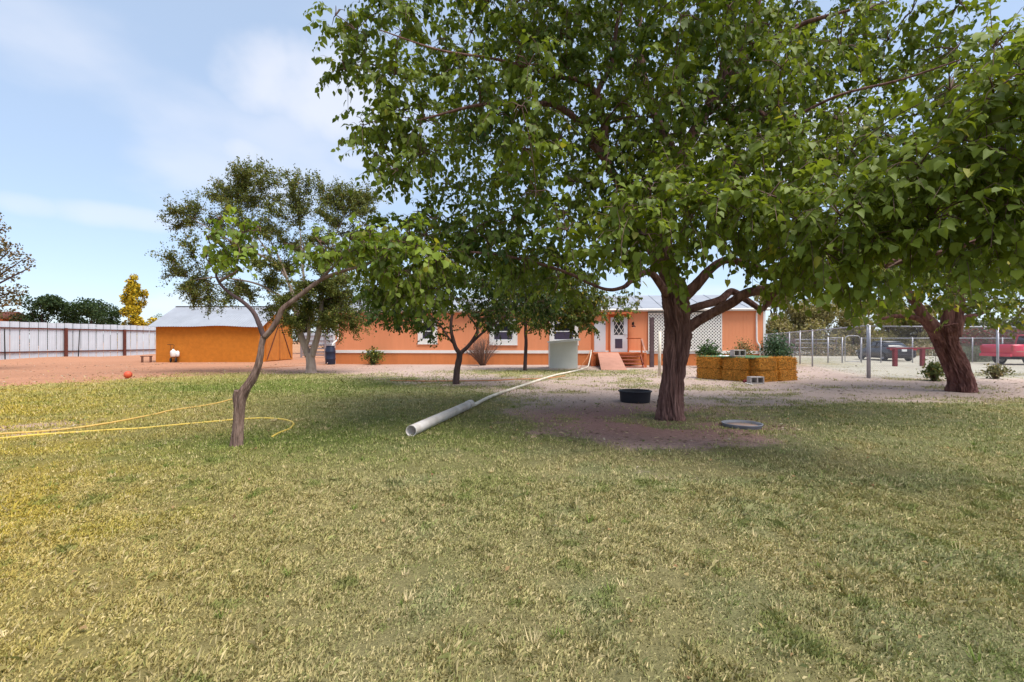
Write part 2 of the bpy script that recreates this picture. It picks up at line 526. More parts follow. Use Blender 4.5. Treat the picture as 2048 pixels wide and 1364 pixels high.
def gnoise(scale, det, rough=.6):
    q = N(t, 'ShaderNodeTexNoise'); q.inputs['Scale'].default_value = scale; q.inputs['Detail'].default_value = det; q.inputs['Roughness'].default_value = rough
    t.links.new(tc.outputs['Object'], q.inputs['Vector'])
    return q.outputs['Fac']
nA, nB, nC = gnoise(2.3, 6), gnoise(14, 5), gnoise(55, 4, .7)
ms = M(t, 'ADD', a2.outputs['Alpha'], M(t, 'MULTIPLY', M(t, 'SUBTRACT', nA, .5), 1.1))
ms = M(t, 'ADD', ms, M(t, 'MULTIPLY', M(t, 'SUBTRACT', nB, .5), .9))
mr = N(t, 'ShaderNodeMapRange', interpolation_type='SMOOTHSTEP'); mr.inputs['From Min'].default_value = .28; mr.inputs['From Max'].default_value = .72
t.links.new(ms, mr.inputs['Value'])
mx = N(t, 'ShaderNodeMix', data_type='RGBA')
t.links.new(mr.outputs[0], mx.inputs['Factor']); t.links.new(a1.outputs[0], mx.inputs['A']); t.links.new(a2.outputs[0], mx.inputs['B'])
val = M(t, 'ADD', .12, M(t, 'ADD', M(t, 'MULTIPLY', nB, .8), M(t, 'MULTIPLY', nC, .98)))
hs = N(t, 'ShaderNodeMix', data_type='RGBA', blend_type='MULTIPLY'); hs.inputs['Factor'].default_value = 1
cb = N(t, 'ShaderNodeCombineColor')
for i in range(3): t.links.new(val, cb.inputs[i])
t.links.new(mx.outputs['Result'], hs.inputs['A']); t.links.new(cb.outputs[0], hs.inputs['B'])
t.links.new(hs.outputs['Result'], b.inputs['Base Color'])
b.inputs['Roughness'].default_value = .95; b.inputs['Specular IOR Level'].default_value = .1
bp = N(t, 'ShaderNodeBump'); bp.inputs['Strength'].default_value = .9; bp.inputs['Distance'].default_value = .04
t.links.new(M(t, 'ADD', nB, M(t, 'MULTIPLY', nC, .5)), bp.inputs['Height']); t.links.new(bp.outputs[0], b.inputs['Normal'])
ground = link('ground', gme, gm, None, True)
tag(ground, 'bare red and tan soil with dry lawn, running to the horizon', 'ground', kind='structure')

# ------------------------------------------------------------------ lawn grass
def make_grass():
    Vs, Fs3, Fs4, Cs, off = [], [], [], [], 0
    def sample(n, y0, y1, pw, near):
        nonlocal off
        u_ = rng.random(n)
        if pw == 0:      # uniform over the widening strip
            Y = np.sqrt(y0 ** 2 + u_ * (y1 ** 2 - y0 ** 2))
        else:            # thinning with distance
            Y = y0 * (y1 / y0) ** u_
        X = (rng.random(n) * 2 - 1) * (1.1 * Y + .9)
        m = lawn_mask(X, Y)
        cl = fbm(X, Y, .16, 51, 2); cl2 = fbm(X, Y, .7, 53, 2)
        keep = rng.random(n) < np.clip(m ** 1.15 * np.clip(-.15 + 2.1 * cl, .06, 2) * (.45 + .95 * cl2), 0.0015, 1)
        X, Y, cl, cl2 = X[keep], Y[keep], cl[keep], cl2[keep]
        n = len(X)
        tone = grass_tone(X, Y)
        r = rng.random(n)[:, None]; r2 = rng.random(n)[:, None]
        straw = np.array([.56, .45, .25]); green = np.array([.14, .19, .048])
        c = np.where(r < .17, tone * .35 + straw * .65, np.where(r < .36, tone * .5 + green * .5, tone))
        spot = fbm(X, Y, .09, 57, 2)[:, None]; tuft = fbm(X, Y, .22, 58, 2)
        c = c * (.60 + .48 * r2 + .48 * spot)
        c = np.where((tuft > .74)[:, None], c * .5 + np.array([.13, .175, .035]) * .55, c)
        h = (.011 + .020 * rng.random(n)) * (.35 + .5 * cl2 + 1.1 * fbm(X, Y, .14, 59, 2) ** 2 * 1.6) * (1 + np.clip((Y - 4) / 12, 0, .8)) * np.where(rng.random(n) < .03, 1.9, 1.0)
        w = (.0011 + .0010 * rng.random(n)) * (1 + Y / 2.8)
        a = rng.random(n) * 2 * np.pi
        lean = .25 + 1.15 * rng.random(n)
        d = np.stack([np.cos(a), np.sin(a), np.zeros(n)], -1)
        a2_ = a + np.pi / 2 + (rng.random(n) - .5)
        s = np.stack([np.cos(a2_), np.sin(a2_), np.zeros(n)], -1) * w[:, None]
        b0 = np.stack([X, Y, gz(X, Y) - .003], -1)
        upv = np.array([0, 0, 1.0])
        mid = b0 + (upv * np.cos(lean * .6)[:, None] + d * np.sin(lean * .6)[:, None]) * (h * .55)[:, None]
        tip = mid + (upv * np.cos(lean * 1.35)[:, None] + d * np.sin(lean * 1.35)[:, None]) * (h * .6)[:, None]
        i0 = np.arange(n)[:, None]
        if near:
            v = np.stack([b0 - s, b0 + s, mid + s, tip], 1)
            Fs4.append(off + i0 * 4 + np.array([0, 1, 2, 3]))
            k = 4
        else:
            v = np.stack([b0 - s * 1.3, b0 + s * 1.3, tip], 1)
            Fs3.append(off + i0 * 3 + np.array([0, 1, 2]))
            k = 3
        Vs.append(v.reshape(-1, 3)); Cs.append(np.repeat(c, k, 0)); off += n * k
    sample(560000, 1.55, 5.0, 0, True)
    sample(560000, 5.0, 24.0, 1, False)
    me = fast_mesh('lawn_grass', np.concatenate(Vs), np.concatenate(Fs3), np.concatenate(Fs4), np.concatenate(Cs))
    o = link('lawn_grass', me, MT['grass'])
    tag(o, 'short patchy lawn grass, part green and part dry straw', 'grass', kind='stuff')
make_grass()

def make_litter():
    n_ = 46000
    u_ = rng.random(n_)
    Y = 5.5 * (32 / 5.5) ** u_; X = (rng.random(n_) * 2 - 1) * (1.1 * Y + .9)
    m = lawn_mask(X, Y); cl = fbm(X, Y, .5, 91); c2 = fbm(X, Y, 2.4, 93)
    keep = (rng.random(n_) < (1 - m) * np.clip((cl - .30) * 2.4, 0, 1) * np.clip((c2 - .25) * 2.0, .05, 1))
    X, Y = X[keep], Y[keep]; n_ = len(X)
    p = np.stack([X, Y, gz(X, Y) + .004], -1)
    a = rng.random(n_) * 6.283; tl = rng.normal(size=n_) * .25
    d = np.stack([np.cos(a), np.sin(a), tl], -1); e = np.stack([-np.sin(a), np.cos(a), rng.normal(size=n_) * .25], -1)
    L = (.012 + .030 * rng.random(n_) ** 2)[:, None] * (1 + Y / 24)[:, None]; w_ = L * (.18 + .5 * rng.random((n_, 1)))
    V_ = np.stack([p - d * L, p + e * w_ + [0, 0, .006], p + d * L, p - e * w_], 1).reshape(-1, 3)
    V_[:, 2] = np.maximum(V_[:, 2], np.repeat(gz(X, Y), 4) + .001)
    r_ = rng.random((n_, 1))
    c = np.where(r_ < .45, np.array([.20, .13, .10]), np.where(r_ < .75, np.array([.36, .26, .18]), np.where(r_ < .9, np.array([.16, .18, .06]), np.array([.5, .42, .33])))) * (.7 + .6 * rng.random((n_, 1)))
    o = link('soil_litter', fast_mesh('soil_litter', V_, F4=np.arange(n_ * 4).reshape(-1, 4), col=np.repeat(c, 4, 0)), MT['grass'])
    tag(o, 'fallen leaves, clods and straw scattered over the bare soil', 'litter', kind='stuff')
make_litter()
def make_fallen():
    n_ = 900
    Y = np.sqrt(2.0 ** 2 + rng.random(n_) * (13.0 ** 2 - 4)); X = (rng.random(n_) * 2 - 1) * (1.1 * Y + .5)
    keep = fbm(X, Y, 2.0, 71) * rng.random(n_) > .22 - .1 * (X > -1)
    X, Y = X[keep], Y[keep]; n_ = len(X)
    p = np.stack([X, Y, gz(X, Y) + .018 + .012 * rng.random(n_)], -1)
    a = rng.random(n_) * 6.283
    d = np.stack([np.cos(a), np.sin(a), rng.normal(size=n_) * .3], -1); e = np.stack([-np.sin(a), np.cos(a), rng.normal(size=n_) * .4], -1)
    L = (.010 + .014 * rng.random((n_, 1))); w_ = L * .6
    V_ = np.stack([p - d * L, p + e * w_ + [0, 0, .008], p + d * L + [0, 0, .004], p - e * w_ + [0, 0, .008]], 1).reshape(-1, 3)
    r_ = rng.random((n_, 1))
    c = np.where(r_ < .5, np.array([.30, .19, .09]), np.where(r_ < .8, np.array([.38, .28, .13]), np.array([.22, .12, .06])))
    o = link('fallen_leaves', fast_mesh('fallen_leaves', V_, F4=np.arange(n_ * 4).reshape(-1, 4), col=np.repeat(c, 4, 0)), MT['grass'])
    tag(o, 'small dry fallen leaves lying about in the lawn', 'leaves', kind='stuff')
    # taller straw tufts
    Vs, Cs = [], []
    for q in range(420):
        y0 = math.sqrt(4 + rng.random() * (11 ** 2 - 4)); x0 = (rng.random() * 2 - 1) * (1.1 * y0 + .5)
        if lawn_mask(np.array([x0]), np.array([y0]))[0] < .6: continue
        k_ = int(8 + 22 * rng.random()); hh = .035 + .05 * rng.random(); dry = rng.random() < .6
        a = rng.random(k_) * 6.283; rr_ = rng.random(k_) * .035
        b0 = np.stack([x0 + np.cos(a) * rr_, y0 + np.sin(a) * rr_, np.zeros(k_)], -1)
        ln_ = (hh * (.5 + .7 * rng.random(k_)))[:, None]
        out_ = np.stack([np.cos(a), np.sin(a), np.zeros(k_)], -1) * (.3 + .7 * rng.random((k_, 1)))
        tip = b0 + (out_ + [0, 0, 1.0]) * ln_ * .8
        sd = np.stack([-np.sin(a), np.cos(a), np.zeros(k_)], -1) * (.0014 + y0 * .0004)
        Vs.append(np.stack([b0 - sd, b0 + sd, tip], 1).reshape(-1, 3))
        base = np.array([.62, .50, .28]) if dry else np.array([.16, .22, .045])
        Cs.append(np.repeat(base * (.6 + .7 * rng.random((k_, 1))), 3, 0))
    V_ = np.concatenate(Vs)
    o = link('grass_tufts', fast_mesh('grass_tufts', V_, F3=np.arange(len(V_)).reshape(-1, 3), col=np.concatenate(Cs)), MT['grass'])
    tag(o, 'taller dry and green grass tufts standing in the lawn', 'grass', kind='stuff')
make_fallen()

# ------------------------------------------------------------------ mobile home
HL, HR = Vector((-11.24, 30.3, 0)), Vector((14.7, 27.9, 0))
hd = (HR - HL); HLEN = hd.length; hd.normalize()
HRZ = math.atan2(hd.y, hd.x)
home = empty('mobile_home', HL, HRZ, 'long orange mobile home with white trim and white metal roof', 'house')
def hu(px):
    k = (px - 1024) / FPX
    return (k * HL.y - HL.x) / (hd.x - k * hd.y)
def hz(px, py):
    return CAMH - (py - 682) / FPX * (HL.y + hu(px) * hd.y)
WT, BELT0, BELT1, DEP = 3.22, .70, .90, 8.2
u_lat0, u_lat1 = hu(1296), hu(1443)
def siding(u0, u1, z0, z1, mt, name, v=0.0):
    """one sheet of grooved siding: vertical boards with narrow recessed grooves"""
    m = MB(); k = max(1, round((u1 - u0) / .203)); w = (u1 - u0) / k
    for i in range(k):
        m.span((u0 + i * w + .004, v, z0), (u0 + (i + 1) * w - .004, v + .03, z1))
    m.span((u0 + .002, v + .006, z0 + .001), (u1 - .002, v + .04, z1 - .001))
    return m.build(name, mt, home)
edges = []
uu = 0.06
while uu < u_lat0 - .3:
    e = min(uu + 1.22, u_lat0)
    if u_lat0 - e < .35: e = u_lat0
    edges.append((uu, e)); uu = e
uu = u_lat1
while uu < HLEN - .36:
    e = min(uu + 1.22, HLEN - .06)
    if HLEN - .06 - e < .35: e = HLEN - .06
    edges.append((uu, e)); uu = e
for a, b_ in edges:
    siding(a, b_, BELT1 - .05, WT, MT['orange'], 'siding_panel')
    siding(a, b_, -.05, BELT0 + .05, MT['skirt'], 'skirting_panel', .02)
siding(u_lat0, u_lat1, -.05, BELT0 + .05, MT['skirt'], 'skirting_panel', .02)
m = MB(); m.span((.04, -.03, BELT0), (u_lat0 + 0, .03, BELT1 - .02)); m.build('belt_board', MT['white'], home)
m = MB(); m.span((u_lat0 + .01, -.031, BELT0), (HLEN - .04, .03, BELT1 - .02)); m.build('belt_board', MT['white'], home)
m = MB(); m.span((-.03, -.022, -.05), (.10, .12, WT - .03)); m.build('corner_trim', MT['white'], home)
m = MB(); m.span((HLEN - .10, -.022, -.05), (HLEN + .03, .12, WT - .03)); m.build('corner_trim', MT['white'], home)
m = MB(); m.span((0, .12, -.05), (.05, DEP, WT)); m.build('end_wall', MT['orange'], home)
m = MB(); m.span((HLEN - .05, .12, -.05), (HLEN, DEP, WT)); m.build('end_wall', MT['orange'], home)
m = MB(); m.span((0, DEP, -.05), (HLEN, DEP + .05, WT)); m.build('rear_wall', MT['orange'], home)
# covered alcove behind the lattice, porch shade put into its dark wall colour
m = MB(); m.span((u_lat0, 2.4, BELT0), (u_lat1, 2.45, WT)); m.build('alcove_wall', MT['darkpost'], home)
m = MB(); m.span((u_lat0 - .05, .05, BELT0), (u_lat0 - .005, 2.45, WT)); m.build('alcove_wall', MT['darkpost'], home)
m = MB(); m.span((u_lat1 + .005, .05, BELT0), (u_lat1 + .05, 2.45, WT)); m.build('alcove_wall', MT['darkpost'], home)
m = MB(); m.span((u_lat0, .07, BELT0 - .06), (u_lat1, 2.45, BELT0 - .01)); m.build('alcove_floor', MT['wood_grey'], home)
# roof: white metal sheets on two slopes
RZ = 1.15
roof = MB().span((-.12, -.28, WT - .02), (HLEN + .12, -.24, WT + .13)).build('fascia', MT['white'], home)
sl = math.atan2(RZ, DEP / 2 + .3)
k = 22; w = (HLEN + .3) / k
sheet_me = {}
for i in range(k):
    for sgn in (0, 1):
        m = MB(); x0 = -.15 + i * w
        y0, y1 = (-.30, DEP / 2) if sgn == 0 else (DEP + .30, DEP / 2)
        za, zb = WT + .13, WT + .13 + RZ
        m.add([(x0 + .01, y0, za), (x0 + w - .01, y0, za), (x0 + w - .01, y1, zb), (x0 + .01, y1, zb), (x0 + .01, y0, za + .03), (x0 + w - .01, y0, za + .03), (x0 + w - .01, y1, zb + .03), (x0 + .01, y1, zb + .03)],
              [(3, 2, 1, 0), (4, 5, 6, 7), (0, 1, 5, 4), (1, 2, 6, 5), (2, 3, 7, 6), (3, 0, 4, 7)])
        m.bar((x0, y0, za + .035), (x0, y1, zb + .035), .03, .05)
        m.build('roof_sheet', MT['metal'], home)
for x in (0.0, HLEN):
    m = MB(); m.add([(x - .02, 0, WT), (x - .02, DEP, WT), (x - .02, DEP / 2, WT + RZ + .1), (x + .02, 0, WT), (x + .02, DEP, WT), (x + .02, DEP / 2, WT + RZ + .1)], [(0, 1, 2), (5, 4, 3), (0, 3, 4, 1), (1, 4, 5, 2), (2, 5, 3, 0)])
    m.build('gable', MT['orange'], home)
# gutters and downspouts
m = MB(); m.tube([(-.15, -.34, WT + .08), (HLEN + .15, -.34, WT + .08)], .055, 8); m.build('gutter', MT['white'], home, True)
def downspout(pts):
    m = MB(); m.tube(catmull(pts, 5), .05, 8); return m.build('downspout', MT['white'], home, True)
ud = hu(677)
downspout([(ud, -.32, WT + .06), (ud, -.10, WT - .22), (ud, -.09, 2.2), (ud, -.09, 1.62), (ud - .08, -.16, 1.45), (ud - .20, -.34, 1.28), (ud - .22, -.38, 1.12)])
ud2 = hu(1512)
downspout([(ud2, -.32, WT + .06), (ud2, -.10, WT - .22), (ud2, -.09, 2.2), (ud2 + .02, -.09, 1.45), (ud2 + .16, -.12, 1.15), (ud2 + .18, -.16, .55), (ud2 + .2, -.3, .12)])
# windows
def window(px0, px1, gx0, gx1, pz0, pz1, rail=True):
    a, b_ = hu(px0), hu(px1); z0, z1 = pz0, pz1
    ga, gb = hu(gx0), hu(gx1); gz0, gz1 = z0 + .28, z1 - .22
    m = MB()
    m.span((a, -.055, z0), (b_, .002, gz0)); m.span((a, -.055, gz1), (b_, .002, z1)); m.span((a, -.055, gz0), (ga, .002, gz1)); m.span((gb, -.055, gz0), (b_, .002, gz1))
    w_ = m.build('window', MT['white'], home)
    m = MB(); t_ = .05
    m.span((ga, -.04, gz0), (gb, -.012, gz0 + t_)); m.span((ga, -.04, gz1 - t_), (gb, -.012, gz1)); m.span((ga, -.04, gz0 + t_), (ga + t_, -.012, gz1 - t_)); m.span((gb - t_, -.04, gz0 + t_), (gb, -.012, gz1 - t_))
    m.build('sash_frame', MT['trim'], w_)
    zm = (gz0 + gz1) / 2
    MB().span((ga + t_, -.042, zm - .03), (gb - t_, -.010, zm + .03)).build('meeting_rail', MT['trim'], w_)
    MB().span((ga + t_, -.020, gz0 + t_), (gb - t_, -.008, zm - .03)).build('screen', MT['screen'], w_)
    MB().span((ga + t_, -.018, zm + .03), (gb - t_, -.008, gz1 - t_)).build('pane', MT['glass'], w_)
    MB().span((a - .02, -.085, z0 - .03), (b_ + .02, -.002, z0 - .002)).build('sill', MT['white'], w_)
window(836, 875, 844, 867, 1.27, 2.78)
window(979, 1035, 987, 1026, 1.22, 2.78)
window(1099, 1157, 1107, 1148, 1.22, 2.78)
# doors on the porch
def hbox(px0, px1, v0, v1, z0, z1):
    return MB().span((hu(px0), v0, z0), (hu(px1), v1, z1))
DZ = .80
hbox(1188.5, 1211, -.05, .001, DZ, 2.62).build('side_door', MT['door'], home)
d2 = hbox(1221, 1255, -.05, .001, DZ, 2.86).build('front_door', MT['door'], home)
ua, ub = hu(1221), hu(1255)
m = MB(); m.span((ua - .09, -.07, DZ), (ua - .003, .001, 2.98)); m.span((ub + .003, -.07, DZ), (ub + .09, .001, 2.98)); m.span((ua - .003, -.07, 2.865), (ub + .003, .001, 2.98)); m.build('door_casing', MT['porch'], d2)
hbox(1228, 1247, -.058, -.051, 1.82, 2.76).build('door_glass', MT['glass'], d2)
da, db, dz0, dz1 = hu(1228), hu(1247), 1.82, 2.76
nn = 3
def clip_diag(x0, x1, z0, z1, step, sgn):
    """straight strips at 45-ish degrees clipped to a rectangle"""
    res = []; W_, H_ = x1 - x0, z1 - z0
    c = -H_
    while c < W_:
        pts = []
        # line x = c + t, z = t  (t in 0..H)
        t0, t1 = max(0, -c), min(H_, W_ - c)
        if t1 - t0 > .02:
            a, b_ = (c + t0, t0), (c + t1, t1)
            if sgn < 0: a, b_ = (W_ - a[0], a[1]), (W_ - b_[0], b_[1])
            res.append(((x0 + a[0], z0 + a[1]), (x0 + b_[0], z0 + b_[1])))
        c += step
    return res
for sgn in (1, -1):
    # diamond bars, steeper than 45 degrees: scale x
    for (a, b_) in clip_diag(da * 1.55, db * 1.55, dz0, dz1, .45, sgn):
        MB().bar((a[0] / 1.55, -.062 - .004 * sgn, a[1]), (b_[0] / 1.55, -.062 - .004 * sgn, b_[1]), .028, .006, (0, 1, 0)).build('diamond_bar', MT['plate'], d2)
hbox(1230, 1244.5, -.062, -.051, 1.02, 1.58).build('pet_flap', MT['screen'], d2)
MB().lathe([(.001, -.10), (.035, -.10), (.035, -.06), (.015, -.052)], 12, (hu(1250.5), 0, 1.86), 'Y').build('handle', MT['chrome'], d2, True)
hbox(1214, 1262, -.42, .0, 3.03, 3.16).build('door_canopy', MT['porch'], home)
# deck, ramp, stairs, rails
uD0, uD1 = hu(1184), hu(1281)
DF = -1.35
deck = MB().span((uD0, DF, .68), (uD1, -.09, .785)).build('porch_deck', MT['porch'], home)
for x in (uD0 + .06, (uD0 + uD1) / 2, uD1 - .06):
    MB().span((x - .05, DF + .04, -.03), (x + .05, DF + .14, .679)).build('deck_post', MT['porch'], home)
MB().span((uD0 - .02, DF + .003, -.03), (uD0 + .02, -.09, .679)).build('deck_side', MT['porch'], home)
ur0, ur1 = hu(1191.5), hu(1231)
m = MB()
m.add([(ur0, DF - .01, .79), (ur1, DF - .01, .79), (ur1 - .03, DF - 3.5, .01), (ur0 - .12, DF - 3.5, .01), (ur0, DF - .01, .72), (ur1, DF - .01, .72), (ur1 - .03, DF - 3.5, -.03), (ur0 - .12, DF - 3.5, -.03)],
      [(0, 3, 2, 1), (4, 5, 6, 7), (0, 1, 5, 4), (1, 2, 6, 5), (2, 3, 7, 6), (3, 0, 4, 7)])
m.build('ramp', MT['ramp'], home)
us0, us1 = hu(1233), hu(1272)
for i in range(4):
    z = .60 - i * .185; y = DF - .02 - i * .27
    MB().span((us0, y - .29, z - .035), (us1, y, z)).build('stair_tread', MT['stair'], home)
for x in (us0 - .03, us1 + .03):
    m = MB(); m.bar((x, DF - .02, .60), (x, DF - 1.15, -.08), .04, .2); m.build('stair_stringer', MT['stair'], home)
MB().span((us1 + .06, DF - .98, -.03), (us1 + .2, DF - .84, .82)).build('newel_post', MT['porch'], home)
MB().span((us1 + .06, DF + .02, .786), (us1 + .15, DF + .11, 1.58)).build('rail_post', MT['porch'], home)
m = MB(); m.bar((us1 + .1, DF + .02, 1.56), (us1 + .12, DF - .93, .88), .09, .05); m.build('handrail', MT['ramp'], home)
m = MB(); m.bar((us1 - .55, -.2, 1.60), (us1 + .1, DF + .15, 1.60), .08, .05); m.build('handrail', MT['porch'], home)
MB().span((uD0 - .16, DF - .02, -.03), (uD0 - .03, DF + .11, 2.7)).build('porch_post', MT['porch'], home)
# wall lamp beside the door
ul = hu(1266)
lp = MB().span((ul - .06, -.05, 2.40), (ul + .06, .0, 2.56)).build('wall_lamp', MT['dark'], home)
MB().tube(catmull([(ul, -.05, 2.5), (ul, -.16, 2.6), (ul, -.26, 2.5), (ul, -.28, 2.40)], 4), .014, 6).build('lamp_arm', MT['dark'], lp, True)
MB().lathe([(.03, .12), (.06, .10), (.13, 0), (.125, 0), (.05, .09)], 16, (ul, -.28, 2.28)).build('lamp_shade', MT['rust'], lp, True)
MB().lathe([(.001, -.05), (.04, -.02), (.045, .02), (.02, .06)], 12, (ul, -.28, 2.28)).build('bulb', MT['plate'], lp, True)
# lattice screen, slat by slat
lat = empty('lattice_screen', HL + hd * u_lat0 + Vector((hd.y, -hd.x, 0)) * 0.07, HRZ, 'white diagonal lattice screen closing the porch alcove behind the big trunk', 'lattice')
LW, LZ0, LZ1 = u_lat1 - u_lat0, .86, 3.12
for i, (a0, a1) in enumerate(((0.0, LW),)):
    for sgn in (1, -1):
        for (a, b_) in clip_diag(a0 + .03, a1 - .03, LZ0 + .03, LZ1 - .03, .185, sgn):
            MB().bar((a[0], -.012 - sgn * .006, a[1]), (b_[0], -.012 - sgn * .006, b_[1]), .062, .009, (0, 1, 0)).build('slat', MT['lattice'], lat)
m = MB(); m.span((0, -.035, LZ0), (LW, .01, LZ0 + .05)); m.span((0, -.035, LZ1 - .05), (LW, .01, LZ1)); m.span((0, -.035, LZ0 + .05), (.05, .01, LZ1 - .05)); m.span((LW - .05, -.035, LZ0 + .05), (LW, .01, LZ1 - .05))
m.build('frame', MT['lattice'], lat)
# things at the house front
c = P(1303.5, 735, 26.6)
o = MB().span((-.11, -.09, -.05), (.11, .09, 2.75)).build('timber_post', MT['darkpost'], None, bevel=.01); o.location = (c.x, 26.6, 0)
tag(o, 'dark weathered timber post standing before the left edge of the lattice', 'post')
c = G(1319, 752)
o = MB().tube([(0, 0, -.05), (0.0, 0, 1.0), (.01, 0, 1.85)], .062, 10).build('white_post', MT['pvc'], None, True); o.location = c
tag(o, 'slim white plastic post just left of the big tree trunk', 'post')
c = G(1320, 752)
# cabinet with sloping lid
cb_ = empty('utility_cabinet', (2.0, 25.35, 0), 0, 'pale grey cabinet with a sloping lid under the third house window', 'cabinet')
m = MB(); m.add([(0, 0, -.02), (1.47, 0, -.02), (1.47, .95, -.02), (0, .95, -.02), (0, 0, 1.36), (1.47, 0, 1.50), (1.47, .95, 1.50), (0, .95, 1.36)], [(3, 2, 1, 0), (4, 5, 6, 7), (0, 1, 5, 4), (1, 2, 6, 5), (2, 3, 7, 6), (3, 0, 4, 7)])
m.build('box', MT['cabinet'], cb_)
m = MB(); m.bar((-.06, .46, 1.395), (1.60, .46, 1.555), 1.12, .07); m.build('lid', MT['cabinet'], cb_)
m = MB(); m.bar((-.05, -.115, 1.355), (1.58, -.115, 1.515), .025, .10); m.build('lid_edge', MT['trim'], cb_)
# rain barrel
br = empty('rain_barrel', (-11.24 + .06, 29.55, 0), 0, 'dark blue plastic rain barrel under the left downspout of the house', 'barrel')
MB().lathe([(.001, 0), (.27, 0), (.29, .04), (.30, .30), (.315, .33), (.315, .37), (.30, .40), (.30, .74), (.315, .77), (.315, .81), (.30, .84), (.285, 1.0), (.24, 1.10), (.23, 1.16), (.20, 1.16), (.19, 1.12), (.001, 1.12)], 28).build('drum', MT['navy'], br, True)
MB().lathe([(.232, 1.105), (.262, 1.11), (.262, 1.15), (.232, 1.155)], 28, cap=False).build('rim', MT['navy'], br, True)
MB().lathe([(.02, -.33), (.03, -.36), (.02, -.40)], 10, (-.05, .04, .12), 'Y').build('spigot', MT['chrome'], br, True)
MB().tube(catmull([(-.05, -.36, .12), (-.1, -.44, .03), (-.5, -.7, .015), (-1.2, -1.6, .012), (-2.3, -4.0, .012)], 8), .014, 6).build('drain_hose', MT['cord'], br, True)

# ------------------------------------------------------------------ shed
SX0, SX1, SY0, SY1, SZ, SR = -24.3, -17.26, 32.75, 37.75, 2.58, 3.98
shed = empty('stucco_shed', (SX0, SY0, 0), 0, 'orange stucco shed with a white metal gable roof', 'shed')
LX, LY = SX1 - SX0, SY1 - SY0
def wall(name, a, b_, ax):
    """wall with a slightly uneven plaster face"""
    m = MB()
    nx = 28; nz_ = 10
    for i in range(nx + 1):
        for j in range(nz_ + 1):
            u_ = i / nx; z = -.05 + (SZ + .05) * j / nz_
            x = a[0] + (b_[0] - a[0]) * u_; y = a[1] + (b_[1] - a[1]) * u_
            d = (mnoise.noise(Vector((x * .8, y * .8, z * .9))) * .025)
            m.v.append((x + (d if ax == 'x' else 0), y + (d if ax == 'y' else 0), z))
    for i in range(nx):
        for j in range(nz_):
            q = i * (nz_ + 1) + j
            m.f.append((q, q + nz_ + 1, q + nz_ + 2, q + 1))
    return m.build(name, MT['stucco'], shed, True)
wall('front_wall', (0, 0), (LX, 0), 'y')
wall('side_wall', (0, LY), (0, 0), 'x')
wall('rear_wall', (LX, LY), (0, LY), 'y')
m = MB(); m.add([(LX - .1, 0, -.05), (LX - .1, LY, -.05), (LX - .1, LY, SZ), (LX - .1, LY / 2, SR - .06), (LX - .1, 0, SZ), (LX, 0, -.05), (LX, LY, -.05), (LX, LY, SZ), (LX, LY / 2, SR - .06), (LX, 0, SZ)],
               [(0, 1, 2, 3, 4), (9, 8, 7, 6, 5), (0, 5, 6, 1), (1, 6, 7, 2), (2, 7, 8, 3), (3, 8, 9, 4), (4, 9, 5, 0)])
m.build('gable_wall', MT['stucco'], shed)
m = MB(); m.add([(0.02, 0, SZ), (.02, LY, SZ), (.02, LY / 2, SR - .06)], [(0, 1, 2)]); m.build('gable_wall', MT['stucco'], shed)
# double doors on the gable end with board braces
for (ya, yb, flip) in ((.85, 2.78, 0), (2.82, 4.72, 1)):
    dd = MB().span((LX + .003, ya, .04), (LX + .045, yb, 2.85)).build('door', MT['shed_door'], shed)
    for (a, b_, nm) in (((ya + .05, .1), (ya + .05, 2.8), 0), ((yb - .05, .1), (yb - .05, 2.8), 0), ((ya, .1), (yb, .1), 0), ((ya, 2.78), (yb, 2.78), 0), ((ya + .1, .15) if flip == 0 else (yb - .1, .15), (yb - .1, 2.7) if flip == 0 else (ya + .1, 2.7), 1)):
        MB().bar((LX + .056 + .012 * nm, a[0], a[1]), (LX + .056 + .012 * nm, b_[0], b_[1]), .085, .022, (1, 0, 0)).build('brace', MT['shed_door'] if not nm else MT['rust'], dd)
MB().span((LX + .05, 2.775, .05), (LX + .075, 2.825, 2.85)).build('door_gap_strip', MT['rust'], shed)
ov = .38
ks = 9; w = (LX + 2 * ov) / ks
for i in range(ks):
    for sgn in (0, 1):
        m = MB(); x0 = -ov + i * w; ncor = 10
        y0, y1 = (-.34, LY / 2 + .01) if sgn == 0 else (LY + .34, LY / 2 - .01)
        dzr = SR - SZ; slope = dzr / (LY / 2)
        za = SZ - .34 * slope + .05; zb = SR
        for j in range(ncor + 1):
            x = x0 + (w + .02) * j / ncor
            rip = .012 * (1 if j % 2 else -1) + .02 * math.sin(x * 1.7 + sgn)
            for tt in (0, .5, 1):
                sag = -.03 * math.sin(x * .9 + 1) * (1 - tt)
                m.v.append((x, y0 + (y1 - y0) * tt, za + (zb - za) * tt + rip * (1 - .6 * tt) + sag))
        for j in range(ncor):
            for q in range(2):
                a = j * 3 + q
                m.f.append((a, a + 3, a + 4, a + 1))
        o = m.build('roof_sheet', MT['metal'], shed)
        sol = o.modifiers.new('thick', 'SOLIDIFY'); sol.thickness = .012
m = MB(); m.bar((-ov, LY / 2, SR + .02), (LX + ov, LY / 2, SR + .02), .22, .03); m.build('ridge_cap', MT['metal'], shed)
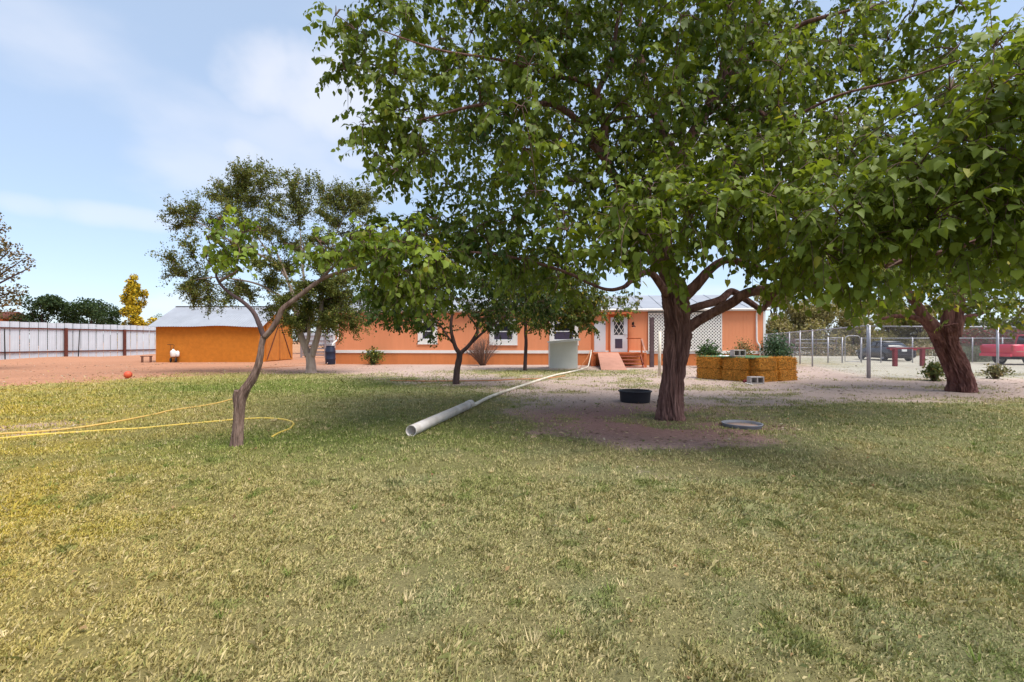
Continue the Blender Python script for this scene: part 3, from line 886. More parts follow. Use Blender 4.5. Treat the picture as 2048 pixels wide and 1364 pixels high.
# spreader / sprayer cart by the shed wall
sp = empty('sprayer_cart', (-22.9, 32.45, 0), math.radians(15), 'small wheeled sprayer cart with white tank by the shed wall', 'sprayer')
sp.scale = (.82, .82, .98)
MB().lathe([(.001, .38), (.15, .38), (.20, .46), (.22, .72), (.19, .80), (.08, .85), (.075, .92), (.001, .92)], 18).build('tank', MT['white'], sp, True)
MB().lathe([(.001, .40), (.1, .40), (.13, .5), (.13, .72), (.05, .80), (.001, .80)], 14, (.30, .05, 0)).build('side_tank', MT['trim'], sp, True)
for sx in (-.18, .2):
    wl = MB().lathe([(.05, -.035), (.15, -.035), (.17, -.02), (.17, .02), (.15, .035), (.05, .035)], 18, (sx, 0, .17), 'X').build('wheel', MT['tyre'], sp, True)
    MB().lathe([(.001, -.03), (.06, -.03), (.06, .03), (.001, .03)], 10, (sx, 0, .17), 'X').build('hub', MT['rust'], wl, True)
MB().tube([(-.2, 0, .17), (.22, 0, .17)], .015, 6).build('axle', MT['rust'], sp)
MB().tube(catmull([(-.12, -.02, .34), (-.16, .05, .7), (-.22, .12, 1.0), (-.30, .2, 1.22), (-.36, .24, 1.24)], 5), .016, 6).build('handle', MT['dark'], sp, True)
MB().tube(catmull([(.05, -.02, .34), (.0, .05, .75), (-.02, .12, 1.0), (-.02, .2, 1.2), (-.3, .22, 1.23), (-.52, .24, 1.23)], 5), .016, 6).build('handle', MT['dark'], sp, True)
MB().tube([(-.12, 0, .36), (.2, 0, .36), (.25, .1, .36), (.0, .2, .0)], .018, 6).build('frame', MT['rust'], sp)
# rusty bench at the fence end
bn = empty('small_bench', (-24.75, 32.5, 0), .3, 'little rusty bench at the left corner of the shed', 'bench')
MB().box((0, 0, .42), (.62, .28, .05)).build('seat', MT['rust'], bn)
for sx in (-.24, .24):
    for sy in (-.1, .1):
        MB().box((sx, sy, .197), (.045, .045, .395)).build('leg', MT['rust'], bn)

# ------------------------------------------------------------------ white sheet-metal fence at left
FA, FB = Vector((-38.4, 29.0, 0)), Vector((-34.4, 47.2, 0))
fd = (FB - FA); FLEN = fd.length; fd.normalize()
fen = empty('sheet_metal_fence', FA, math.atan2(fd.y, fd.x), 'tall white sheet-metal fence with rusty posts and rails left of the shed', 'fence')
pw = .60; k = int(FLEN / pw)
pm = []
for vsn in range(3):
    m = MB(); nseg = 12
    for j in range(nseg + 1):
        x = (pw - .035) * j / nseg; y = .010 * (1 if (j // 2) % 2 else 0)
        if j in (0, nseg): y = .03
        for z in (.05 + .01 * vsn, 2.88 + .012 * vsn): m.v.append((x, y, z))
    for j in range(nseg): m.f.append((2 * j, 2 * j + 2, 2 * j + 3, 2 * j + 1))
    me = m.mesh('panel'); me.materials.append(MT['sheet']); pm.append(me)
for i in range(k):
    o = link('panel', pm[i % 3], None, fen); o.location = (i * pw, .06 + .006 * ((i * 7) % 3), 0)
for z in (2.42, .62):
    MB().span((-.1, -.02, z - .045), (FLEN + .1, .045, z + .045)).build('rail', MT['rust'], fen)
def fparam(px):   # distance along the fence for a photo column
    kx = (px - 1024) / FPX
    return (kx * FA.y - FA.x) / (fd.x - kx * fd.y)
for px in (-30, 130.5, 248):
    s_ = fparam(px)
    MB().span((s_ - .10, -.15, -.1), (s_ + .10, -.022, 2.50)).build('post', MT['rust'], fen)
for px, dx, lb in ((151, .10, 'thin dark metal rod leaning on the white fence between two rusty posts'), (4, -.05, 'thin dark metal rod leaning on the white fence at the left picture edge')):
    p0 = FA + fd * fparam(px) + Vector((fd.y, -fd.x, 0)) * .30
    o = MB().tube([(0, 0, .1), (dx, 0, 2.35)], .035, 6).build('metal_rod', MT['dark'], None, True)
    o.location = p0
    tag(o, lb, 'rod', 'rods leaning on the fence')
# rail fence with pale sheets, between shed and home
rf = empty('corral_fence', (-18.4, 42.0, 0), 0, 'grey plank corral fence with pale sheets between shed and house', 'fence')
for i in range(7):
    MB().span((i * .9, .06, 1.05), (i * .9 + .88, .08, 2.18 - .03 * (i % 3))).build('sheet', MT['sheet'], rf)
for z in (.22, .5, .8, 1.1, 1.5, 1.9):
    MB().span((-.1, -.02 if z < 1.2 else 0, z - .07 if z < 1.2 else z - .03), (6.5, .03, z + .07 if z < 1.2 else z + .03)).build('rail', MT['wood_grey'], rf)
for x in (0, 2.1, 4.2, 6.3):
    MB().span((x - .07, -.14, -.1), (x + .07, -.021, 2.15)).build('post', MT['wood_grey'], rf)

# ------------------------------------------------------------------ chain-link fences
def chain_segment(root, a, b_, h, post_at, pitch=.085, wire=.0028, rail=True, pr=.035):
    a, b_ = Vector(a), Vector(b_); d = b_ - a; L = d.length; d.normalize()
    if rail:
        MB().tube([a + Vector((0, 0, h)), b_ + Vector((0, 0, h))], .024, 8).build('top_rail', MT['galv'], root, True)
    for s_ in post_at:
        p = a + d * s_
        MB().tube([p + Vector((0, 0, -.1)), p + Vector((0, 0, h + .05))], pr, 10).build('post', MT['galv'], root, True)
    vs, fs = [], []
    nrm = Vector((d.y, -d.x, 0))
    for sgn in (1, -1):
        for (q0, q1) in clip_diag(0, L, .04, h - .02, pitch, sgn):
            A = a + d * q0[0] + Vector((0, 0, q0[1])) + nrm * (.03 + .003 * sgn); B = a + d * q1[0] + Vector((0, 0, q1[1])) + nrm * (.03 + .003 * sgn)
            t_ = (B - A).normalized(); s_ = t_.cross(nrm).normalized()
            o_ = len(vs)
            for Q in (A, B):
                vs += [Q + s_ * wire * .5, Q - s_ * wire * .5, Q + nrm * wire * .8]
            fs += [(o_, o_ + 1, o_ + 4, o_ + 3), (o_ + 1, o_ + 2, o_ + 5, o_ + 4), (o_ + 2, o_, o_ + 3, o_ + 5)]
    m = MB(); m.v = [tuple(v) for v in vs]; m.f = fs
    m.build('wire_mesh', MT['wire'], root, kind='stuff')
cA = Vector((13.85, 18.6, 0)); cB = Vector((25.6, 20.4, 0)); cC = Vector((22.9, 43.2, 0))
ch1 = empty('chain_link_fence', (0, 0, 0), 0, 'tall galvanised chain-link fence behind the leaning tree at right', 'fence')
chain_segment(ch1, cA, cB, 2.02, [0, 5.95, 9.0, 11.8], pr=.045, wire=.0046)
ch2 = empty('chain_link_fence', (0, 0, 0), 0, 'galvanised chain-link fence running back from the tall corner post towards the house corner', 'fence')
chain_segment(ch2, cA + Vector((.04, .12, 0)), cC, 2.05, [.05, 9.0, 12.2, 15.6, 20.5, 26], pr=.04)
ch3 = empty('chain_link_fence', (0, 0, 0), 0, 'low far chain-link fence with a gate in front of the dark car', 'fence')
Y3 = 32.0
chain_segment(ch3, P(1656, 0, Y3) * Vector((1, 1, 0)), P(1687, 0, Y3) * Vector((1, 1, 0)), 1.66, [0.0, .95], pr=.045)
chain_segment(ch3, P(1723, 0, Y3) * Vector((1, 1, 0)), P(2150, 0, Y3) * Vector((1, 1, 0)), 1.64, [0, 1.3, 3.4, 5.4, 7.4, 9.4, 11.4, 13.4], pr=.035)
ga, gb = P(1690, 0, Y3), P(1721, 0, Y3)
MB().tube(catmull([(ga.x, Y3, .08), (ga.x, Y3, 1.3), (ga.x + .02, Y3, 1.62), (ga.x + .16, Y3, 1.78), ((ga.x + gb.x) / 2, Y3, 1.79), (gb.x - .16, Y3, 1.78), (gb.x - .02, Y3, 1.62), (gb.x, Y3, 1.3), (gb.x, Y3, .08)], 4), .024, 8).build('gate_frame', MT['galv'], ch3, True)
MB().tube([(ga.x, Y3, .1), (gb.x, Y3, .1)], .022, 8).build('gate_bar', MT['galv'], ch3, True)
# pipe corral far behind
pc = empty('pipe_corral', (0, 0, 0), 0, 'dark pipe corral panels far behind the chain-link, by the tree stub', 'fence')
Yc = 47.0
for z in (.35, .8, 1.25, 1.6):
    MB().tube([(P(1545, 0, Yc).x, Yc, z), (P(1675, 0, Yc).x, Yc, z)], .035, 6).build('rail', MT['galv'], pc, True)
for px in (1550, 1590, 1632, 1672):
    MB().tube([(P(px, 0, Yc).x, Yc, -.1), (P(px, 0, Yc).x, Yc, 1.7)], .05, 8).build('post', MT['darkpost'], pc, True)
# hitching rail
hr_ = empty('hitching_rail', (0, 0, 0), 0, 'dark red hitching rail on two posts in front of the dark car', 'rail')
Yh = 27.4
MB().bar((P(1776, 0, Yh).x, Yh, 1.03), (P(1873, 0, Yh + .4).x, Yh + .4, 1.03), .18, .09).build('top_rail', MT['redpaint'], hr_, bevel=.01)
MB().span((P(1791, 0, Yh).x - .09, Yh - .05, -.1), (P(1791, 0, Yh).x + .09, Yh + .13, .982)).build('post', MT['redpaint'], hr_)
MB().span((P(1854, 0, Yh).x - .09, Yh + .22, -.1), (P(1854, 0, Yh).x + .09, Yh + .40, .982)).build('post', MT['redpaint'], hr_)

# ------------------------------------------------------------------ vehicles
def loft(stations, ny=9):
    """stations: (x, [(y, z) from bottom to top on one side]); mirrored -> closed body"""
    m = MB(); K = len(stations[0][1])
    for x, prof in stations:
        for y, z in prof: m.v.append((x, y, z))
        for y, z in reversed(prof): m.v.append((x, -y, z))
    R = 2 * K
    for i in range(len(stations) - 1):
        for k in range(R):
            m.f.append((i * R + k, (i + 1) * R + k, (i + 1) * R + (k + 1) % R, i * R + (k + 1) % R))
    m.f.append(tuple(range(R))); m.f.append(tuple((len(stations) - 1) * R + k for k in reversed(range(R))))
    return m
def wheel(root, x, y, r, w, rimc):
    wl = MB().lathe([(r * .62, -w / 2), (r * .93, -w / 2), (r, -w * .3), (r, w * .3), (r * .93, w / 2), (r * .62, w / 2)], 26, (x, y, r), 'Y', cap=False).build('wheel', MT['tyre'], root, True)
    s_ = 1 if y > 0 else -1
    m = MB(); m.lathe([(.001, s_ * w * .22), (r * .18, s_ * w * .28), (r * .22, s_ * w * .12), (r * .5, s_ * w * .22), (r * .63, s_ * w * .44), (r * .63, -s_ * w * .44), (.001, -s_ * w * .3)], 20, (x, y, r), 'Y', cap=False)
    m.build('rim', rimc, wl, True)
    MB().lathe([(r * 1.16, -.02), (r * 1.16, .02)], 26, (x, y - s_ * (w * .5 - .012) + s_ * .10, r * 1.02), 'Y').build('wheel_arch', MT['black'], root)
car = empty('parked_car', (28.2, 36.4, 0), math.radians(82), 'dark sedan parked beyond the chain-link fences, rear towards us', 'car')
def sec(hw, z0, zs, zt, top):   # lower body section
    return [(hw * .86, z0), (hw * .97, z0 + .12), (hw, (z0 + zs) / 2 + .08), (hw * .97, zs), (hw * .88, zt), (hw * .3, top)]
body = loft([(-2.30, sec(.74, .34, .66, .80, .83)), (-2.22, sec(.83, .24, .74, .98, 1.02)), (-1.9, sec(.88, .20, .78, 1.03, 1.06)), (-1.0, sec(.91, .19, .78, .98, 1.03)), (0, sec(.92, .19, .77, .95, .98)), (.9, sec(.91, .19, .76, .93, .97)), (1.6, sec(.89, .20, .72, .85, .93)), (2.15, sec(.82, .24, .62, .74, .80)), (2.35, sec(.66, .30, .54, .64, .68))])
body.build('body', MT['carpaint'], car, True)
def csec(hw, z0, zt): return [(hw, z0), (hw * .95, z0 + (zt - z0) * .4), (hw * .84, zt - .07), (hw * .72, zt - .01), (hw * .2, zt)]
loft([(-1.72, csec(.74, .99, 1.03)), (-1.15, csec(.80, .95, 1.30)), (-.6, csec(.82, .94, 1.42)), (.1, csec(.82, .92, 1.44)), (.6, csec(.80, .92, 1.34)), (1.25, csec(.76, .90, .95))]).build('greenhouse', MT['glass'], car, True)
loft([(-.95, [(.66, 1.345), (.60, 1.40), (.2, 1.415)]), (-.5, [(.70, 1.39), (.62, 1.445), (.2, 1.46)]), (.1, [(.70, 1.41), (.62, 1.46), (.2, 1.475)]), (.45, [(.66, 1.36), (.58, 1.41), (.2, 1.42)])]).build('roof', MT['carpaint'], car, True)
for s_ in (-1, 1):
    MB().bar((-.35, s_ * .845, .97), (-.42, s_ * .70, 1.40), .07, .03).build('pillar', MT['carpaint'], car)
    m = loft([(-2.31, [(.5, .74), (.72, .76), (.74, .86), (.5, .90)]), (-2.17, [(.5, .80), (.855, .80), (.86, .93), (.5, .95)]), (-1.98, [(.6, .84), (.895, .86), (.895, .93), (.6, .95)])])
    MB().box((-2.25, s_ * .68, .86), (.14, .36, .15), Matrix.Rotation(-s_ * .35, 3, 'Z')).build('tail_light', MT['tail'], car, bevel=.02)
    MB().box((2.2, s_ * .66, .64), (.2, .3, .12), Matrix.Rotation(s_ * .5, 3, 'Z')).build('headlight', MT['chrome'], car, bevel=.02)
    for x in (-1.42, 1.42): wheel(car, x, s_ * .80, .325, .22, MT['galv'])
MB().box((-2.315, 0, .78), (.02, .32, .16)).build('licence_plate', MT['plate'], car)
MB().box((-2.30, 0, .42), (.1, 1.5, .22)).build('bumper', MT['carpaint'], car, bevel=.04)
trk = empty('pickup_truck', (32.45, 29.6, 0), math.radians(3), 'red pickup truck parked beyond the chain-link at the right picture edge', 'truck')
def ts(hw, z0, zt): return [(hw * .94, z0), (hw * .99, z0 + .1), (hw, z0 + (zt - z0) * .45), (hw * .985, z0 + (zt - z0) * .8), (hw * .955, zt - .03), (hw * .9, zt)]
# rear of the truck is -x; bed from -2.7 to -.45
loft([(-2.74, ts(.90, .62, 1.20)), (-2.66, ts(.97, .56, 1.24)), (-2.2, ts(1.0, .52, 1.25)), (-1.95, ts(1.0, .50, 1.25))]).build('bed_tail', MT['redcar'], trk, True)
loft([(-1.95, ts(1.0, .86, 1.25)), (-1.15, ts(1.0, .86, 1.25))]).build('bed_side', MT['redcar'], trk, True)
loft([(-1.15, ts(1.0, .50, 1.25)), (-.42, ts(1.0, .48, 1.25))]).build('bed_front', MT['redcar'], trk, True)
MB().span((-2.6, -.82, 1.22), (-.46, .82, 1.262)).build('bed_cover', MT['black'], trk)
loft([(-.39, ts(1.0, .48, 1.22)), (1.2, ts(1.0, .48, 1.2)), (1.75, ts(1.0, .5, 1.18)), (2.7, ts(.97, .52, 1.1)), (2.85, ts(.9, .56, 1.0))]).build('cab_body', MT['redcar'], trk, True)
loft([(-.36, csec(.93, 1.2, 1.80)), (.1, csec(.93, 1.2, 1.86)), (.8, csec(.92, 1.19, 1.85)), (1.4, csec(.90, 1.16, 1.24))]).build('cab_glass', MT['glass'], trk, True)
loft([(-.40, [(.86, 1.76), (.76, 1.85), (.2, 1.87)]), (.2, [(.86, 1.80), (.76, 1.88), (.2, 1.90)]), (.85, [(.84, 1.78), (.74, 1.86), (.2, 1.875)])]).build('roof', MT['redcar'], trk, True)
for s_ in (-1, 1):
    for (x0, x1) in ((-.40, -.28), (.62, .70)):
        MB().bar(((x0 + x1) / 2, s_ * .955, 1.2), ((x0 + x1) / 2 + .03, s_ * .82, 1.84), .05, .14).build('pillar', MT['redcar'], trk)
    wheel(trk, -1.55, s_ * .86, .40, .27, MT['trim']); wheel(trk, 2.0, s_ * .86, .40, .27, MT['trim'])
    MB().box((-2.69, s_ * .90, 1.02), (.12, .14, .34)).build('tail_light', MT['tail'], trk, bevel=.015)
    MB().span((-.95, s_ * 1.0 - .04, .40), (1.2, s_ * 1.0 + .04, .475)).build('running_board', MT['white'], trk)
    MB().span((-2.6, s_ * 1.004 - .008, .80), (-2.02, s_ * 1.004 + .008, .84)).build('side_stripe', MT['ramp'], trk)
    MB().span((-1.05, s_ * 1.004 - .008, .74), (1.7, s_ * 1.004 + .008, .78)).build('side_stripe', MT['ramp'], trk)
MB().box((-2.80, 0, .60), (.16, 1.8, .18)).build('bumper', MT['redcar'], trk, bevel=.03)
MB().span((-2.3, -.4, .34), (2.5, .4, .5)).build('chassis', MT['black'], trk)

# ------------------------------------------------------------------ straw bales, blocks, mat
def bale_mesh(seed):
    L, Wd, H = 1.01, .46, .412
    nx, ny, nz_ = 26, 12, 12
    m = MB(); idx_ = {}
    def vid(i, j, k_):
        key = (i, j, k_)
        if key not in idx_:
            p = Vector(((i / nx - .5) * L, (j / ny - .5) * Wd, k_ / nz_ * H))
            c_ = Vector((p.x / (L / 2), p.y / (Wd / 2), (p.z - H / 2) / (H / 2)))
            rr = .07
            q = Vector((max(-L / 2 + rr, min(L / 2 - rr, p.x)), max(-Wd / 2 + rr, min(Wd / 2 - rr, p.y)), max(rr, min(H - rr, p.z))))
            d = p - q
            nrm = d.normalized() if d.length > 1e-6 else c_.normalized()
            e = Vector((seed * 7.1, 0, 0))
            p = q + nrm * rr * .9 + nrm * (mnoise.noise(p * 7 + e) * .03 + mnoise.noise(Vector((p.x * 16, p.y * 40, p.z * 40)) + e) * .014)
            if abs(abs(p.x) - .24) < .03: p = q.lerp(p, .55)      # twine bites in
            idx_[key] = len(m.v); m.v.append(tuple(p))
        return idx_[key]
    for i in range(nx):
        for j in range(ny):
            m.f.append((vid(i, j, 0), vid(i, j + 1, 0), vid(i + 1, j + 1, 0), vid(i + 1, j, 0)))
            m.f.append((vid(i, j, nz_), vid(i + 1, j, nz_), vid(i + 1, j + 1, nz_), vid(i, j + 1, nz_)))
    for i in range(nx):
        for k_ in range(nz_):
            m.f.append((vid(i, 0, k_), vid(i + 1, 0, k_), vid(i + 1, 0, k_ + 1), vid(i, 0, k_ + 1)))
            m.f.append((vid(i, ny, k_), vid(i, ny, k_ + 1), vid(i + 1, ny, k_ + 1), vid(i + 1, ny, k_)))
    for j in range(ny):
        for k_ in range(nz_):
            m.f.append((vid(0, j, k_), vid(0, j, k_ + 1), vid(0, j + 1, k_ + 1), vid(0, j + 1, k_)))
            m.f.append((vid(nx, j, k_), vid(nx, j + 1, k_), vid(nx, j + 1, k_ + 1), vid(nx, j, k_ + 1)))
    me = m.mesh('straw_block'); me.materials.append(MT['straw'])
    # loose straws lying on and poking out of the faces
    r = np.random.default_rng(100 + seed); ns = 3600
    side = r.integers(0, 5, ns); uvv = (r.random((ns, 2)) - .5) * .9
    pos = np.zeros((ns, 3)); nr = np.zeros((ns, 3))
    for i in range(ns):
        a_, b2 = uvv[i]
        if side[i] == 0: pos[i] = (a_ * L, -Wd / 2, (b2 + .5) * H); nr[i] = (0, -1, 0)
        elif side[i] == 1: pos[i] = (a_ * L, Wd / 2, (b2 + .5) * H); nr[i] = (0, 1, 0)
        elif side[i] == 2: pos[i] = (-L / 2, a_ * Wd, (b2 + .5) * H); nr[i] = (-1, 0, 0)
        elif side[i] == 3: pos[i] = (L / 2, a_ * Wd, (b2 + .5) * H); nr[i] = (1, 0, 0)
        else: pos[i] = (a_ * L, b2 * Wd, H); nr[i] = (0, 0, 1)
    d = r.normal(size=(ns, 3)); d -= nr * (d * nr).sum(1)[:, None] * .8
    d /= np.linalg.norm(d, axis=1)[:, None]
    s_ = np.cross(d, nr); s_ /= np.maximum(np.linalg.norm(s_, axis=1), 1e-6)[:, None]
    ln = (.04 + .07 * r.random(ns))[:, None]; w_ = (.003 + .004 * r.random(ns))[:, None]
    pos = pos + nr * .004
    V_ = np.stack([pos - d * ln - s_ * w_, pos - d * ln + s_ * w_, pos + d * ln + s_ * w_ + nr * .012, pos + d * ln - s_ * w_ + nr * .012], 1).reshape(-1, 3)
    V_[:, 2] = np.maximum(V_[:, 2], .004)
    cc = np.array([.82, .40, .075]) * (.25 + 1.0 * r.random(ns))[:, None]
    me2 = fast_mesh('loose_straw', V_, F4=np.arange(ns * 4).reshape(-1, 4), col=np.repeat(cc, 4, 0)); me2.materials.append(MT['small'])
    return me, me2
bms = [bale_mesh(s_) for s_ in range(3)]
bcount = 0
A0, B0 = Vector((7.22, 18.75, 0)), Vector((8.32, 17.0, 0))
C0, D0 = Vector((8.62, 16.75, 0)), Vector((10.38, 17.62, 0))
rows = []
dl = (B0 - A0).normalized(); nl = Vector((-dl.y, dl.x, 0))      # away from the camera
dr = (D0 - C0).normalized(); nr_ = Vector((-dr.y, dr.x, 0))
spots = []
for q, nm in ((0.0, 'left'), (1.06, 'mid')):
    spots.append((A0 + dl * (q + .52) + nl * .24, math.atan2(dl.y, dl.x), nm))
for q, nm in ((0.0, 'inner'), (1.06, 'end')):
    spots.append((C0 + dr * (q + .52) + nr_ * .24, math.atan2(dr.y, dr.x), nm))
spots.append((A0 + nl * 1.9 + dl * .6, math.atan2(dl.y, dl.x) + .2, 'back'))
spots.append((D0 + nr_ * 1.8 - dr * .7, math.atan2(dr.y, dr.x), 'rear'))
blab = {'left': 'straw bale at the far left end of the bale wall, {}', 'mid': 'second straw bale from the left, next to the crease in the bale wall, {}', 'inner': 'straw bale just right of the crease, behind the ground block, {}', 'end': 'straw bale at the right end of the bale wall, {}',
        'back': 'straw bale at the back left under the green mat, {}', 'rear': 'straw bale at the back right under the green mat, {}'}
for (p, rz, nm) in spots:
    for lv in (0, 1):
        e = empty('straw_bale', (p.x + random.uniform(-.02, .02), p.y + random.uniform(-.02, .02), lv * .425 - .004), rz + random.uniform(-.04, .04) + (math.pi if bcount % 2 else 0), blab[nm].format('lower layer' if lv == 0 else 'upper layer'), 'straw bale', 'straw bales stacked two high')
        a_, b2 = bms[bcount % 3]
        link('straw_block', a_, None, e, True)
        link('loose_straw', b2, None, e, kind='stuff')
        for x in (-.24, .24):
            MB().add([], []).tube([(x, -.236, .03), (x, -.236, .40), (x, -.20, .428), (x, .20, .428), (x, .236, .40), (x, .236, .03), (x, .2, .002), (x, -.2, .002), (x, -.236, .03)], .006, 5, cap=False).build('twine', MT['hose2'], e)
        bcount += 1
# green mat lying on a board across the bales
corners = [A0 + nl * .02 - dl * .12, B0 + nl * .02 + dl * .2, C0 + nr_ * .06 + dr * .55, D0 + nr_ * .9 + dr * .05, D0 + nr_ * 2.2 - dr * .2, A0 + nl * 2.2 + dl * .2]
m = MB(); ctr = sum(corners, Vector()) / 6
ringN = []
for i in range(6):
    a_, b2 = corners[i], corners[(i + 1) % 6]
    for q in range(8):
        ringN.append(a_.lerp(b2, q / 8))
nR = len(ringN)
for lay in range(6):
    f_ = 1 - lay / 6
    for p in ringN:
        q = ctr.lerp(p, f_); zz = .864 + mnoise.noise(q * 1.6) * .012 + mnoise.noise(q * 5) * .006 - (.025 if lay == 0 else 0)
        m.v.append((q.x, q.y, zz))
m.v.append((ctr.x, ctr.y, .864))
for lay in range(5):
    for i in range(nR):
        m.f.append((lay * nR + i, lay * nR + (i + 1) % nR, (lay + 1) * nR + (i + 1) % nR, (lay + 1) * nR + i))
for i in range(nR): m.f.append((5 * nR + i, 5 * nR + (i + 1) % nR, 6 * nR))
o = m.build('green_mat', MT['turf'], None, True)
sol = o.modifiers.new('thick', 'SOLIDIFY'); sol.thickness = .016; sol.offset = 1
tag(o, 'green artificial turf mat lying over the straw bales', 'mat')
def cinder(loc, rz, lab, tilt=0):
    L, Hh, Wd = .40, .20, .19
    m = MB(); t_ = .032; hw = (L - 3 * t_) / 2
    # holes face the camera: depth along y
    def fr(x0, x1, z0, z1): m.span((x0, -Wd / 2, z0), (x1, Wd / 2, z1))
    fr(-L / 2, L / 2, 0, t_); fr(-L / 2, L / 2, Hh - t_, Hh)
    for x in (-L / 2, -t_ / 2, L / 2 - t_): fr(x, x + t_, t_, Hh - t_)
    e = empty('cinder_block', loc, rz, lab, 'block', 'loose cinder blocks')
    m.build('block_shell', MT['block'], e, bevel=.006)
    MB().span((-L / 2 + t_ + .002, Wd / 2 - .012, t_ + .002), (L / 2 - t_ - .002, Wd / 2 - .004, Hh - t_ - .002)).build('core_web', MT['block'], e)
    e.scale = (1.22, 1.22, 1.22)
    return e
cinder(G(1514, 768) + Vector((0, 0.1, 0)), .08, 'cinder block standing on the soil in front of the straw bales')
cinder(P(1476, 716, 17.6) * Vector((1, 1, 0)) + Vector((0, 0, .885)), .15, 'cinder block resting on top of the green mat')
# red and white bits by the block
o = MB().tube(catmull([(0, 0, .03), (.08, .03, .08), (.16, 0, .05), (.22, -.04, .03)], 5), [.02 + .03 * math.sin(i * .9) ** 2 for i in range(16)], 8).build('red_rag', MT['redpaint'], None, True)
o.location = G(1487, 766); tag(o, 'crumpled dark red rag beside the ground cinder block', 'rag')
o = MB().box((0, 0, .02), (.26, .12, .03), Matrix.Rotation(.25, 3, 'Y')).build('white_scrap', MT['white'], None, bevel=.008)
o.location = G(1499, 769); tag(o, 'white scrap lying against the ground cinder block', 'scrap')
mm = MB(); rr = random.Random(4)
for i in range(9):
    for j in range(5):
        mm.v.append((i * .055 - .22, j * .06 - .12, .01 + .09 * abs(mnoise.noise(Vector((i * .6, j * .7, 3))))))
for i in range(8):
    for j in range(4): q = i * 5 + j; mm.f.append((q, q + 5, q + 6, q + 1))
o = mm.build('plastic_sheet', MT['trim'], None, True); o.location = P(1450, 716, 17.7) * Vector((1, 1, 0)) + Vector((0, 0, .885))
sol = o.modifiers.new('thick', 'SOLIDIFY'); sol.thickness = .004
tag(o, 'crumpled pale plastic sheet on the mat beside the upper cinder block', 'plastic sheet')

# ------------------------------------------------------------------ tub, ring, pipes, hoses, ball
c = G(1270, 804)
o = MB().lathe([(.001, .006), (.30, .006), (.335, .0), (.345, .03), (.362, .20), (.372, .215), (.392, .225), (.392, .245), (.372, .25), (.355, .245), (.325, .04), (.001, .035)], 40).build('feed_tub', MT['black'], None, True)
o.location = c; o.scale = (1.0, 1.0, 1.12); tag(o, 'black rubber feed tub on the soil left of the big trunk', 'tub')
c = G(1484, 853)
rg = empty('ground_pan', (c.x, c.y, 0), 0, 'shallow grey plastic pan half sunk in soil right of the big trunk', 'pan')
MB().lathe([(.285, -.03), (.315, .045), (.325, .062), (.31, .066), (.295, .05), (.27, .0)], 40, cap=False).build('rim', mat('pan grey', (.20, .20, .23), .6, .2, 6), rg, True)
MB().lathe([(.001, .022), (.15, .018), (.285, .02), (.285, -.02), (.001, -.02)], 32, cap=False).build('soil_fill', mat('pan soil', (.36, .25, .21), .95, .2, 9, .4, 40), rg, True)
# big pipe and the thin pipe running to the porch
pn, pf = G(822, 873), G(941, 816)
bp_ = empty('plastic_pipe', (pn.x, pn.y, 0), 0, 'thick white plastic pipe with open end lying on the lawn', 'pipe')
dv = Vector((pf.x - pn.x, pf.y - pn.y, 0)); Lp = dv.length; dv.normalize()
def ring_pipe(name, a, d, L, r, th, mt, parent):
    prof = [(r, 0), (r, L), (r - th, L), (r - th, 0), (r, 0)]
    m = MB(); m.lathe(prof, 28, cap=False)
    R = d.to_track_quat('Z', 'Y').to_matrix()
    m.v = [tuple(R @ Vector(v) + a) for v in m.v]
    return m.build(name, mt, parent, True)
ring_pipe('tube', Vector((0, 0, .085)), dv, Lp, .085, .007, MT['pvc2'], bp_)
ring_pipe('collar', Vector((0, 0, .085)) + dv * (Lp - .22), dv, .24, .094, .008, MT['pvc2'], bp_)
path = [G(941, 817), G(985, 795), G(1035, 776.5), G(1075, 763), G(1110, 752.5), G(1140, 745.5), G(1160, 740.5), G(1176, 735.5)]
tp = empty('thin_pipe', (path[0].x, path[0].y, 0), 0, 'thin cream plastic pipe running from the thick pipe to the porch', 'pipe')
pth = [(p - path[0]) + Vector((0, 0, .036 + .008 * math.sin(i * 2))) for i, p in enumerate(path)]
MB().tube(catmull(pth, 6), .040, 12).build('tube', MT['pvc'], tp, True)
for i in (2, 3, 5):
    d_ = (pth[i + 1] - pth[i - 1]).normalized()
    MB().tube([pth[i] - d_ * .09, pth[i] + d_ * .09], .049, 14).build('coupling', MT['pvc'], tp, True)
def hose(name, pts, r, mt, lab, cat='hose', zoff=None):
    z = r * .55
    pp = [Vector((p.x, p.y, z)) for p in pts]
    q = catmull(pp, 10)
    q = [Vector((v.x + mnoise.noise(v * .9) * .03, v.y + mnoise.noise(v * .9 + Vector((9, 0, 0))) * .03, z + float(gz(np.array([v.x]), np.array([v.y]))[0]) + .008 * mnoise.noise(v * 2))) for v in q]
    o = MB().tube(q, r, 8).build(name, mt, None, True)
    return tag(o, lab, cat)
hose('garden_hose', [G(-160, 893), G(0, 878), G(120, 868), G(230, 861), G(340, 853), G(455, 842), G(520, 837), G(565, 839), G(588, 846), G(580, 857), G(560, 865), G(541, 874)], .0165, MT['hose'], 'yellow garden hose looping round behind the crooked tree trunk', 'hose')
hose('garden_hose', [G(-160, 882), G(0, 869.5), G(110, 862), G(200, 851), G(280, 836), G(350, 821), G(420, 809), G(466, 799)], .019, MT['hose2'], 'tan yellow hose ending behind the crooked tree trunk, farther from us', 'hose')
hose('power_cord', [G(780, 762), G(840, 763), G(905, 763), G(980, 762), G(1040, 759), G(1090, 757.5), G(1130, 752)], .025, MT['cord'], 'rusty orange cord lying on the soil behind the forked tree', 'cord')
o = MB().tube(catmull([P(1176, 734, 26.2), P(1179, 722, 26.6), P(1182, 707, 27.2), P(1183, 700, 27.3)], 6), .03, 8).build('stand_pipe', MT['pvc'], None, True)
